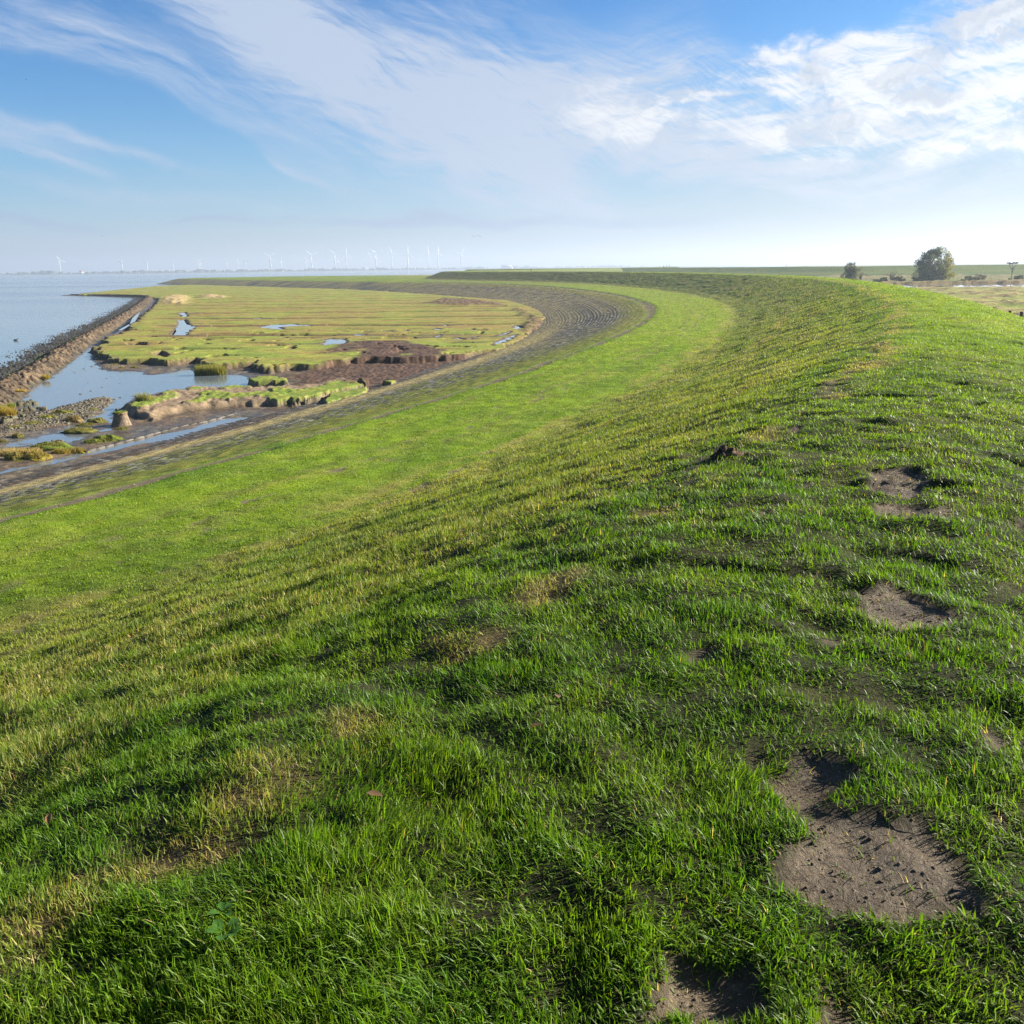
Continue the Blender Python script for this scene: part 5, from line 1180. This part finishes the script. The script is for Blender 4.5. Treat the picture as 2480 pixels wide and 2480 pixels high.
def build_trees():
    bark = (0.07, 0.058, 0.045)
    # the big round tree
    x, y, z = D['trees'][0]
    root = empty('tree', (x, y, -5.2), 'big round crowned tree with yellowing right side beyond the river', 'tree')
    mb = MB(); ends = []
    for k in range(6):
        a = k * 1.05; tree_limbs(mb, np.array([0.9 * math.cos(a), 0.9 * math.sin(a), 0.0]), np.array([0.42 * math.cos(a), 0.42 * math.sin(a), 1.0]), 5.2, 0.38, 2, ends, bark, 3, 0.7)
    mb.build('trunk', MAT['wood'], root)
    cl = []
    for k in range(150):
        u = random.uniform(0, 6.28); w_ = random.uniform(-0.9, 1.0); rr = math.sqrt(1 - w_ * w_) * random.uniform(0.55, 1.0)
        hz = 6.2 + 5.6 * w_
        wid = 7.6 * (1.0 if hz < 8 else 1.0 - 0.3 * ((hz - 8) / 5))
        cl.append((wid * 0.93 * rr * math.cos(u), wid * rr * math.sin(u), max(1.2, hz + random.gauss(0, 0.5))))
    cl += [(3.0, -1, 12.2), (1.5, 0, 12.6), (-3.4, 0, 10.6), (4.6, 0, 11.0), (-6.6, 1, 7.6), (7.0, 0, 8.2), (-5.2, -1, 9.4)]
    def cf(p, n):
        f = sst(0.0, 6.0, p[:, 0] + 0.8 * pn(p[:, 1], p[:, 2], 601) * 2)
        return lerp(np.array([0.080, 0.110, 0.030]), np.array([0.34, 0.29, 0.035]), f * rng.uniform(0.3, 1, n)) * rng.uniform(0.6, 1.4, n)[:, None]
    cl += [(random.uniform(-6.5, 6.5), random.uniform(-5, 5), random.uniform(0.6, 3.0)) for k in range(50)]
    leafcloud('crown', cl, 1.4, 24000, 0.42, cf, root); root.scale = (0.93, 0.93, 0.95)
    # the wind-swept willow
    x, y, z = D['trees'][1]
    root = empty('tree', (x, y, -5.2), 'smaller wispy grey green tree left of the big round tree', 'tree')
    mb = MB(); ends = []
    for k in range(7):
        a = k * 0.9; tree_limbs(mb, np.array([0.3 * math.cos(a), 0.3 * math.sin(a), 0.0]), np.array([0.35 * math.cos(a) + 0.15, 0.3 * math.sin(a), 1.0]), 3.4, 0.14, 2, ends, bark, 3, 0.45, 0.4)
    mb.build('trunk', MAT['wood'], root)
    cl = [(p[0] * 0.85, p[1] * 0.85, max(0.8, p[2] * 0.86)) for p, _ in ends] + [(random.uniform(-3.2, 2.6), random.uniform(-2, 2), random.uniform(0.6, 3.0)) for k in range(60)] + [(random.uniform(-2.4, 2.2), random.uniform(-1.6, 1.6), random.uniform(2.5, 5.6)) for k in range(40)]
    leafcloud('crown', cl, 0.75, 9000, 0.30, lambda p, n: lerp(np.array([0.10, 0.115, 0.055]), np.array([0.20, 0.21, 0.08]), rng.uniform(0, 1, n)), root)
    # the flat topped little tree at the right
    x, y, z = D['trees'][2]
    root = empty('tree', (x, y, -5.2), 'thin tree with small flat crown at the far right before the far dike', 'tree')
    mb = MB(); ends = []
    mb.tube([(0, 0, 0), (0.1, 0, 1.6), (-0.1, 0, 3.2), (0.2, 0, 4.6)], [0.16, 0.14, 0.11, 0.08], 7, bark)
    for k in range(9):
        a = k * 0.7; mb.tube([(0.1, 0, 2.6 + 0.2 * k), (0.9 * math.cos(a), 0.6 * math.sin(a), 4.2 + 0.1 * k), (1.9 * math.cos(a), 1.4 * math.sin(a), 5.4 + 0.12 * k)], [0.06, 0.04, 0.02], 4, bark)
    mb.build('trunk', MAT['wood'], root)
    cl = [(random.uniform(-1.9, 1.7), random.uniform(-1.2, 1.2), 6.1 + random.uniform(-0.25, 0.35)) for k in range(16)]
    leafcloud('crown', cl, 0.42, 1400, 0.24, lambda p, n: np.array([0.04, 0.05, 0.02]) * rng.uniform(0.6, 1.5, n)[:, None], root, 0.6)
    # scrub along the far bank and below the far dike
    spots = [(68, 424, 2.2, 1.6, 'grey'), (86, 402, 1.9, 1.5, 'grey'), (101, 396, 2.4, 1.9, 'bare'), (112, 372, 2.2, 1.9, 'bare'), (143, 362, 1.6, 1.6, 'dark'), (150, 366, 3.6, 2.0, 'dark'), (158, 368, 2.2, 1.5, 'dark'), (163, 360, 3.2, 2.2, 'dark'), (172, 356, 2.6, 2.0, 'dark'), (146, 395, 3.4, 3.6, 'bare'),
             (153, 380, 3.0, 4.2, 'bare'), (181, 366, 3.4, 2.6, 'grey'), (193, 361, 3.1, 2.2, 'dark'), (203, 366, 3.4, 2.0, 'dark'), (214, 358, 3.0, 1.9, 'dark'), (224, 352, 4.0, 2.4, 'dark'), (236, 350, 3.0, 2.0, 'dark'), (211, 380, 3.0, 3.4, 'bare'), (137, 352, 2.2, 1.3, 'dark'), (122, 356, 2.0, 1.3, 'grey')]
    for i, (sx, sy, w_, h_, kind) in enumerate(spots):
        word = {'dark': 'dark leafy', 'grey': 'pale grey green', 'bare': 'bare twiggy'}[kind]
        where = 'left of the wispy tree' if sx < 128 else ('between the wispy tree and the big tree' if sx < 162 else ('right under the big tree' if sx < 175 else ('between the big tree and the thin tree' if sx < 205 else 'at the far right of the river bank')))
        order = ['lowest', 'smaller', 'broader', 'taller', 'farther', 'nearer', 'rounder'][i % 7]
        root = empty('shrub', (sx, sy, -5.25), f'{order} {word} shrub beyond the river, {where}', 'shrub', 'shrubs beyond the river')
        mb = MB()
        for k in range(9 if kind != 'bare' else 26):
            a = random.uniform(0, 6.28); q = random.uniform(0.2, 0.9)
            mb.tube([(0.2 * math.cos(a), 0.2 * math.sin(a), 0), (w_ * 0.5 * q * math.cos(a), w_ * 0.4 * q * math.sin(a), h_ * 0.55), (w_ * 0.85 * q * math.cos(a), w_ * 0.6 * q * math.sin(a), h_ * random.uniform(0.75, 1.1))], [0.06, 0.04, 0.015], 4, (0.10, 0.075, 0.055))
        mb.build('stems', MAT['wood'], root)
        cl = [(random.uniform(-w_, w_) * 0.85, random.uniform(-w_, w_) * 0.5, random.uniform(0.15, 0.8) * h_) for k in range(14)]
        base = {'dark': (0.05, 0.06, 0.028), 'grey': (0.11, 0.10, 0.05), 'bare': (0.13, 0.10, 0.055)}[kind]
        leafcloud('foliage', cl, 0.7, 1500 if kind != 'bare' else 300, 0.28, lambda p, n, base=base: np.array(base) * rng.uniform(0.6, 1.5, n)[:, None], root, 0.7)
def build_turbines():
    # parts, built once at hub height 1
    def tower_():
        mb = MB(); mb.tube([(0, 0, -0.10), (0, 0, 0.3), (0, 0, 0.7), (0, 0, 0.985)], [0.050, 0.046, 0.039, 0.030], 14, (0.78, 0.78, 0.80)); return mb
    def nac_():
        mb = MB(); mb.tube([(0, 0.07, 0), (0, 0.05, 0), (0, -0.01, 0), (0, -0.05, 0)], [0.012, 0.026, 0.030, 0.024], 10, (0.78, 0.78, 0.80)); return mb
    def hub_():
        mb = MB(); mb.tube([(0, 0, 0), (0, -0.02, 0), (0, -0.035, 0), (0, -0.045, 0)], [0.024, 0.024, 0.017, 0.004], 10, (0.78, 0.78, 0.80)); return mb
    def blade_():
        V = []; L = 0.5
        for f, ch, th in ((0.0, 0.028, 0.026), (0.08, 0.036, 0.024), (0.2, 0.060, 0.016), (0.45, 0.046, 0.012), (0.75, 0.032, 0.008), (1.0, 0.012, 0.004)):
            V += [(-ch * 0.35, 0, f * L), (0, -th / 2, f * L), (ch * 0.65, 0, f * L), (0, th / 2, f * L)]
        i = np.arange(24).reshape(6, 4); j = np.roll(i, -1, 1)
        mb = MB(); mb.add(V, np.vstack([np.stack([i[:-1].ravel(), j[:-1].ravel(), j[1:].ravel(), i[1:].ravel()], 1), [[20, 21, 22, 23]]]), None, (0.78, 0.78, 0.80)); return mb
    proto = {}
    yaw = [0.5, -0.75, -0.85, -0.8, 0.7, 0.75, -0.9, 0.6, -0.8, 0.3, 0.8, 0.9, 0.9, 0.35, 0.2, 0.9, 0.6, 0.3, 0.25, 0.4, 0.45, 0.3, 0.4, 0.45]
    places = ['leftmost, standing alone at the left end of the row', 'second from the left in the row', 'third from the left in the row', 'fourth from the left in the row', 'left one of the close pair above the near breakwater end', 'right one of the close pair with the overlapping blades', 'seventh from the left, above the headland tip', 'shorter one between two evenly spaced turbines over the headland', 'ninth from the left over the headland',
              'taller hazy one of the pair with towers almost touching', 'shorter bright one of the pair with towers almost touching', 'small lone one right of the touching pair', 'small one close left of a taller turbine', 'tall thin one beside the small one', 'tall one with wide spread upper blades', 'small one close right of the tall wide bladed one', 'faint one right of the tall wide bladed turbine', 'faintest small one just left of a tall bright turbine',
              'tall bright one with a V of upper blades in the middle', 'faint hazy one between two tall bright turbines', 'tallest one with one blade straight up', 'faint one left of the last two turbines', 'next to last tall one with a blade straight up', 'rightmost tall one at the end of the row']
    for i, (x, y, zb, h, ang) in enumerate(D['turbines']):
        h = h * 1.0
        root = empty('wind_turbine', (x, y, zb), 'white wind turbine, ' + places[i], 'wind turbine', 'wind turbines across the water')
        root.scale = (h, h, h)
        dirz = math.atan2(x, y)
        yw = yaw[i]
        def part(nm, f, par, smooth=True):
            if nm not in proto:
                o = f().build(nm, MAT['white'], par, smooth); proto[nm] = o
            else:
                o = proto[nm].copy(); COL.objects.link(o); o.parent = par
            o.location = (0, 0, 0); o.rotation_euler = (0, 0, 0)
            return o
        part('tower', tower_, root)
        nc = part('nacelle', nac_, root); nc.location = (0, 0, 1.0); nc.rotation_euler = (0, 0, -dirz + yw)
        hb = part('hub', hub_, root); hb.location = (0.05 * math.sin(-dirz + yw), -0.05 * math.cos(-dirz + yw), 1.0); hb.rotation_euler = (0, 0, -dirz + yw)
        for q in range(3):
            b = part('blade', blade_, hb); b.location = (0, -0.02, 0)
            b.rotation_euler = (0, math.radians(ang + 120 * q), 0)
def build_far_things(th, nr):
    # dense woods along the far shore
    V = []; F = []; C = []
    n = 0
    for a in np.arange(-0.62, 0.14, 0.00115):
        d = float(np.interp(a, th, nr)) + random.uniform(60, 260)
        dens = 0.5 + 0.5 * float(pn(a * 34, 0.0, 701)) + 0.4 * float(pn(a * 110, 0.0, 702))
        if random.random() > 0.35 + dens * 0.9: continue
        hgt = max(2.5, (5 + 9 * dens) * random.uniform(0.5, 1.2)); w_ = hgt * random.uniform(0.7, 1.5)
        v, f, c = dome(w_, hgt, random.randint(0, 9999), np.array((0.09, 0.11, 0.08)), np.array((0.12, 0.14, 0.09)), ry=0.8, lump=0.5, nu=10, nv=5)
        v = v + np.array([d * math.sin(a), d * math.cos(a), -6.0])
        V.append(v); F.append(f + n); C.append(c); n += len(v)
    o = mesh('distant_woods', np.concatenate(V), np.concatenate(F), MAT['leaf'], np.concatenate(C), True)
    tag(o, 'dim line of woods along the far shore', 'woods', kind='stuff')
    # the big pale ship
    a, b, c = [np.array(q) for q in D['ship']]
    ln = np.linalg.norm(b - a); hs = c[2] + 8
    root = empty('cargo_ship', ((a[0] + b[0]) / 2, a[1], -8.0), 'large pale box shaped cargo ship on the horizon left of the dike crest', 'ship')
    mb = MB(); w_ = ln * 0.2; hl = hs * 0.42
    pts = [(-ln / 2, -w_ / 2), (ln * 0.40, -w_ / 2), (ln / 2, 0), (ln * 0.40, w_ / 2), (-ln / 2, w_ / 2)]
    V = [(px * 0.96, py * 0.8, -1) for px, py in pts] + [(px, py, hl) for px, py in pts]
    mb.add(V, [[q, (q + 1) % 5, (q + 1) % 5 + 5, q + 5] for q in range(5)], [[5, 6, 7], [5, 7, 8], [5, 8, 9]], (0.62, 0.45, 0.42)); mb.build('hull', MAT['plain'], root)
    mb = MB(); mb.box((-ln * 0.03, 0, hl + hs * 0.26), (ln * 0.90, w_ * 0.95, hs * 0.50), 0, (0.86, 0.84, 0.82)); mb.build('car_deck', MAT['plain'], root)
    mb = MB(); mb.box((ln * 0.30, 0, hl + hs * 0.56), (ln * 0.14, w_ * 0.9, hs * 0.09), 0, (0.9, 0.9, 0.9)); mb.build('bridge', MAT['plain'], root)
    mb = MB(); mb.box((-ln * 0.33, 0, hl + hs * 0.57), (ln * 0.06, w_ * 0.3, hs * 0.12), 0, (0.7, 0.7, 0.72)); mb.build('funnel', MAT['plain'], root)
    # the grey ferry with tall deck house
    a, b, c = [np.array(q) for q in D['ferry']]
    ln = np.linalg.norm(b - a); hs = (c[2] + 8) * 0.62
    root = empty('ferry', ((a[0] + b[0]) / 2, (a[1] + b[1]) / 2, -8.0), 'faint grey ferry with stepped decks between the turbines', 'ship')
    mb = MB(); mb.box((0, 0, hs * 0.14), (ln, ln * 0.22, hs * 0.36), 0, (0.34, 0.38, 0.44), taper=1.0); mb.build('hull', MAT['plain'], root)
    mb = MB(); mb.box((0, 0, hs * 0.45), (ln * 0.8, ln * 0.18, hs * 0.26), 0, (0.72, 0.72, 0.74)); mb.box((ln * 0.05, 0, hs * 0.68), (ln * 0.5, ln * 0.15, hs * 0.20), 0, (0.72, 0.72, 0.74)); mb.build('deck_house', MAT['plain'], root)
    mb = MB(); mb.tube([(ln * 0.2, 0, hs * 0.75), (ln * 0.2, 0, hs * 1.0)], [0.9, 0.5], 8, (0.5, 0.5, 0.52)); mb.build('mast', MAT['plain'], root)
    labs = ['small white yacht on the water under the pair of touching turbines', 'tiny white boat left of the pale cargo ship', 'small white boat in front of the grey ferry']
    for (x, y, z), lab in zip(D['smallboats'], labs):
        root = empty('sailing_boat' if 'yacht' in lab else 'motor_boat', (x, y, -8.0), lab, 'boat', None, rz=0.3)
        L_ = 11.0
        mb = MB(); pts = [(-L_ / 2, -1.6), (L_ * 0.2, -1.8), (L_ / 2, 0), (L_ * 0.2, 1.8), (-L_ / 2, 1.6)]
        V = [(px * 0.9, py * 0.6, -0.3) for px, py in pts] + [(px, py, 1.5) for px, py in pts]
        mb.add(V, [[q, (q + 1) % 5, (q + 1) % 5 + 5, q + 5] for q in range(5)], [[5, 6, 7], [5, 7, 8], [5, 8, 9]], (0.85, 0.85, 0.85)); mb.build('hull', MAT['plain'], root)
        mb = MB(); mb.box((-0.8, 0, 2.2), (4.2, 2.4, 1.5), 0, (0.85, 0.85, 0.85), 0.8); mb.build('cabin', MAT['plain'], root)
        if 'yacht' in lab:
            mb = MB(); mb.tube([(0.6, 0, 1.5), (0.6, 0, 13)], [0.16, 0.1], 6, (0.78, 0.78, 0.80)); mb.build('mast', MAT['plain'], root)
            mb = MB(); mb.add([(0.4, 0.06, 2.8), (0.4, 0.06, 12.6), (-4.6, 0.06, 2.8), (0.4, -0.06, 2.8), (0.4, -0.06, 12.6), (-4.6, -0.06, 2.8)], [[0, 1, 4, 3], [1, 2, 5, 4], [2, 0, 3, 5]], [[0, 2, 1], [3, 4, 5]], (0.85, 0.85, 0.83)); mb.build('sail', MAT['plain'], root)
    x, y, z = D['house']
    root = empty('house', (x, y, -5.5), 'small house with red roof in the far woods at the left', 'house')
    mb = MB(); mb.box((0, 0, 4), (14, 10, 8), 0.3, (0.75, 0.7, 0.66)); mb.build('wall', MAT['plain'], root)
    mb = MB(); ca, sa = math.cos(0.3), math.sin(0.3)
    V = np.array([(-7.5, -5.5, 8), (7.5, -5.5, 8), (7.5, 5.5, 8), (-7.5, 5.5, 8), (-7.5, 0, 13), (7.5, 0, 13)]); V = np.stack([V[:, 0] * ca - V[:, 1] * sa, V[:, 0] * sa + V[:, 1] * ca, V[:, 2]], 1)
    mb.add(V, [[0, 1, 5, 4], [2, 3, 4, 5], [3, 2, 1, 0]], [[0, 4, 3], [1, 2, 5]], (0.45, 0.13, 0.08)); mb.build('roof', MAT['plain'], root)
    # sluice head in the river
    root = empty('timber_landing', (150.5, 259.0, -5.7), 'low dark timber landing with two bollards at the river edge', 'landing')
    mb = MB(); mb.box((-2.9, 0, 0.35), (3.4, 1.2, 0.28), 0, (0.03, 0.028, 0.026)); mb.box((2.9, 0, 0.3), (3.4, 1.2, 0.28), 0, (0.03, 0.028, 0.026)); mb.build('deck', MAT['wood'], root)
    for q in (-2.2, 2.0):
        mb = MB(); mb.tube([(q, 0, 0.2), (q, 0, 0.95)], [0.22, 0.22], 8, (0.04, 0.035, 0.03)); mb.tube([(q - 0.35, 0, 1.0), (q + 0.35, 0, 1.0)], [0.14, 0.14], 8, (0.04, 0.035, 0.03)); mb.build('bollard', MAT['wood'], root)
    # posts and gate where the far dike meets the crest
    gx = [(1592, 0.5), (1601, 1.2), (1608, 1.6), (1612, 0.7), (1615, 1.6), (1621, 0.9), (1627, 0.8)]
    labs = ['left outer post of the little gate on the far crest', 'second post of the little gate on the far crest', 'tall left gate post on the far crest', 'low middle post of the gate on the far crest', 'tall right gate post on the far crest', 'first fence post right of the far gate', 'second fence post right of the far gate']
    for (px, hh), lab in zip(gx, labs):
        u = (px - 1240) / 2232; dd = 880 if px > 1618 else 900
        root = empty('gate_post', (u * dd, dd, -0.45 - (0.6 if px > 1618 else 0)), lab, 'post', 'posts of the gate on the far crest')
        mb = MB(); mb.tube([(0, 0, -0.3), (0, 0, 1.3 * hh + 0.9)], [0.16, 0.13], 8, (0.05, 0.045, 0.04)); mb.build('timber', MAT['wood'], root)
    root = empty('field_gate', (0.1626 * 900, 900, -0.45), 'low dark rail gate between the posts on the far crest', 'gate')
    mb = MB()
    for zz in (0.5, 1.0): mb.box((0, 0, zz), (3.2, 0.1, 0.14), 0, (0.05, 0.045, 0.04))
    mb.build('rail', MAT['wood'], root)
    for (px, d, z, col, lab) in [(1291, 470, -0.25, (0.05, 0.05, 0.05), 'single dark marker post on the crest left of the gate'), (1889, 600, -0.1, (0.30, 0.24, 0.05), 'single yellowish marker post on the far dike')]:
        root = empty('marker_post', ((px - 1240) / 2232 * d, d, z), lab, 'post')
        mb = MB(); mb.tube([(0, 0, -0.4), (0, 0, 1.4), (0, 0, 1.5)], [0.14, 0.13, 0.08], 8, col); mb.build('shaft', MAT['wood'], root)
# ------------------------------------------------------------------ materials
MAT = {}
MAT['dike'] = mat_vcol('turf_and_stone', 0.92, 0.15, 9.0, 0.35, bump=0.03, bump_scale=11.0, wet=0.35, grain=0.035)
MAT['grass'] = mat_vcol('grass_blade', 0.50, 0.28, translucent=0.42)
MAT['marsh'] = mat_vcol('marsh_and_mud', 0.9, 0.25, 3.0, 0.3, bump=0.08, bump_scale=4.0, wet=0.22)
MAT['land'] = mat_vcol('rough_land', 0.95, 0.1, 0.9, 0.4, bump=0.35, bump_scale=1.2)
MAT['rock'] = mat_vcol('wet_rock', 0.75, 0.3, 6.0, 0.35, bump=0.05, bump_scale=7.0)
MAT['stone'] = mat_vcol('kerb_stone', 0.7, 0.3, 8.0, 0.3, bump=0.02, bump_scale=14.0)
MAT['soil'] = mat_vcol('soil_and_moss', 0.95, 0.1, 7.0, 0.4, bump=0.06, bump_scale=9.0)
MAT['wood'] = mat_vcol('weathered_wood', 0.85, 0.2, 8.0, 0.3)
MAT['leaf'] = mat_vcol('foliage', 0.6, 0.2, translucent=0.3)
MAT['plain'] = mat_vcol('paint', 0.5, 0.3, 0.2, 0.06)
MAT['white'] = mat_vcol('white_paint', 0.45, 0.3, 0.2, 0.03)
MAT['shore'] = mat_vcol('far_land', 0.95, 0.1, 0.004, 0.3, flat=(0.12, 0.14, 0.08))
MAT['seabed'] = mat_vcol('sea_bed', 0.9, 0.2, 0.3, 0.2, flat=(0.10, 0.085, 0.06))
def water_mat(name, deep, amp, rough, big):
    mt = bpy.data.materials.new(name); mt.use_nodes = True
    nt = mt.node_tree; N, L = nt.nodes, nt.links
    b = N['Principled BSDF']
    b.inputs['Base Color'].default_value = tuple(deep) + (1,)
    b.inputs['Roughness'].default_value = rough
    b.inputs['IOR'].default_value = 1.33
    b.inputs['Specular IOR Level'].default_value = 1.0
    geo = N.new('ShaderNodeNewGeometry')
    mp = N.new('ShaderNodeMapping'); mp.inputs['Scale'].default_value = (0.6, 1.0, 1.0); mp.inputs['Rotation'].default_value = (0, 0, 0.4)
    L.new(geo.outputs['Position'], mp.inputs['Vector'])
    nz = N.new('ShaderNodeTexNoise'); nz.inputs['Scale'].default_value = big; nz.inputs['Detail'].default_value = 4
    L.new(mp.outputs[0], nz.inputs['Vector'])
    # wind lanes: ripples are stronger out at sea than in the sheltered pool
    n2 = N.new('ShaderNodeTexNoise'); n2.inputs['Scale'].default_value = 0.006; n2.inputs['Detail'].default_value = 3
    mp2 = N.new('ShaderNodeMapping'); mp2.inputs['Scale'].default_value = (0.35, 1.0, 1.0)
    L.new(geo.outputs['Position'], mp2.inputs['Vector']); L.new(mp2.outputs[0], n2.inputs['Vector'])
    rp = N.new('ShaderNodeMapRange'); rp.inputs['From Min'].default_value = 0.42; rp.inputs['From Max'].default_value = 0.62; rp.inputs['To Min'].default_value = 0.15; rp.inputs['To Max'].default_value = 1.0
    L.new(n2.outputs['Fac'], rp.inputs['Value'])
    sp = N.new('ShaderNodeVectorMath'); sp.operation = 'LENGTH'; L.new(geo.outputs['Position'], sp.inputs[0])
    far = N.new('ShaderNodeMapRange'); far.inputs['From Min'].default_value = 110; far.inputs['From Max'].default_value = 500; far.inputs['To Min'].default_value = 0.06; far.inputs['To Max'].default_value = 1.0
    L.new(sp.outputs['Value'], far.inputs['Value'])
    mu = N.new('ShaderNodeMath'); mu.operation = 'MULTIPLY'; L.new(rp.outputs[0], mu.inputs[0]); L.new(far.outputs[0], mu.inputs[1])
    bp = N.new('ShaderNodeBump'); bp.inputs['Distance'].default_value = amp
    L.new(mu.outputs[0], bp.inputs['Strength']); L.new(nz.outputs['Fac'], bp.inputs['Height']); L.new(bp.outputs[0], b.inputs['Normal'])
    return mt
MAT['water'] = water_mat('sea_water', (0.14, 0.165, 0.185), 0.5, 0.11, 0.55)
MAT['pool'] = water_mat('pool_water', (0.18, 0.20, 0.22), 0.01, 0.03, 1.2)
GRASS_Q = 1.0
# ------------------------------------------------------------------ build
build_water()
build_dike()
build_foreshore()
build_polder()
th_, nr_ = build_far()
def build_haze():
    mt = bpy.data.materials.new('haze'); mt.use_nodes = True
    nt = mt.node_tree; N, L = nt.nodes, nt.links; N.clear()
    v = N.new('ShaderNodeVolumePrincipled'); v.inputs['Color'].default_value = (0.56, 0.65, 0.80, 1); v.inputs['Density'].default_value = HAZE; v.inputs['Anisotropy'].default_value = 0.35
    out = N.new('ShaderNodeOutputMaterial'); L.new(v.outputs[0], out.inputs['Volume'])
    mb = MB(); a = 15200
    mb.box((0, 0, 60), (2 * a, 2 * a, 141.5)); o = mb.build('haze', mt)
    tag(o, 'thin pale haze over land and water', 'haze', kind='stuff')
HAZE = 0.00025
build_haze()
build_jetty()
build_gravel()
build_grass()
build_crumbs()
build_foreshore_things()
build_dike_things()
build_trees()
build_turbines()
build_far_things(th_, nr_)
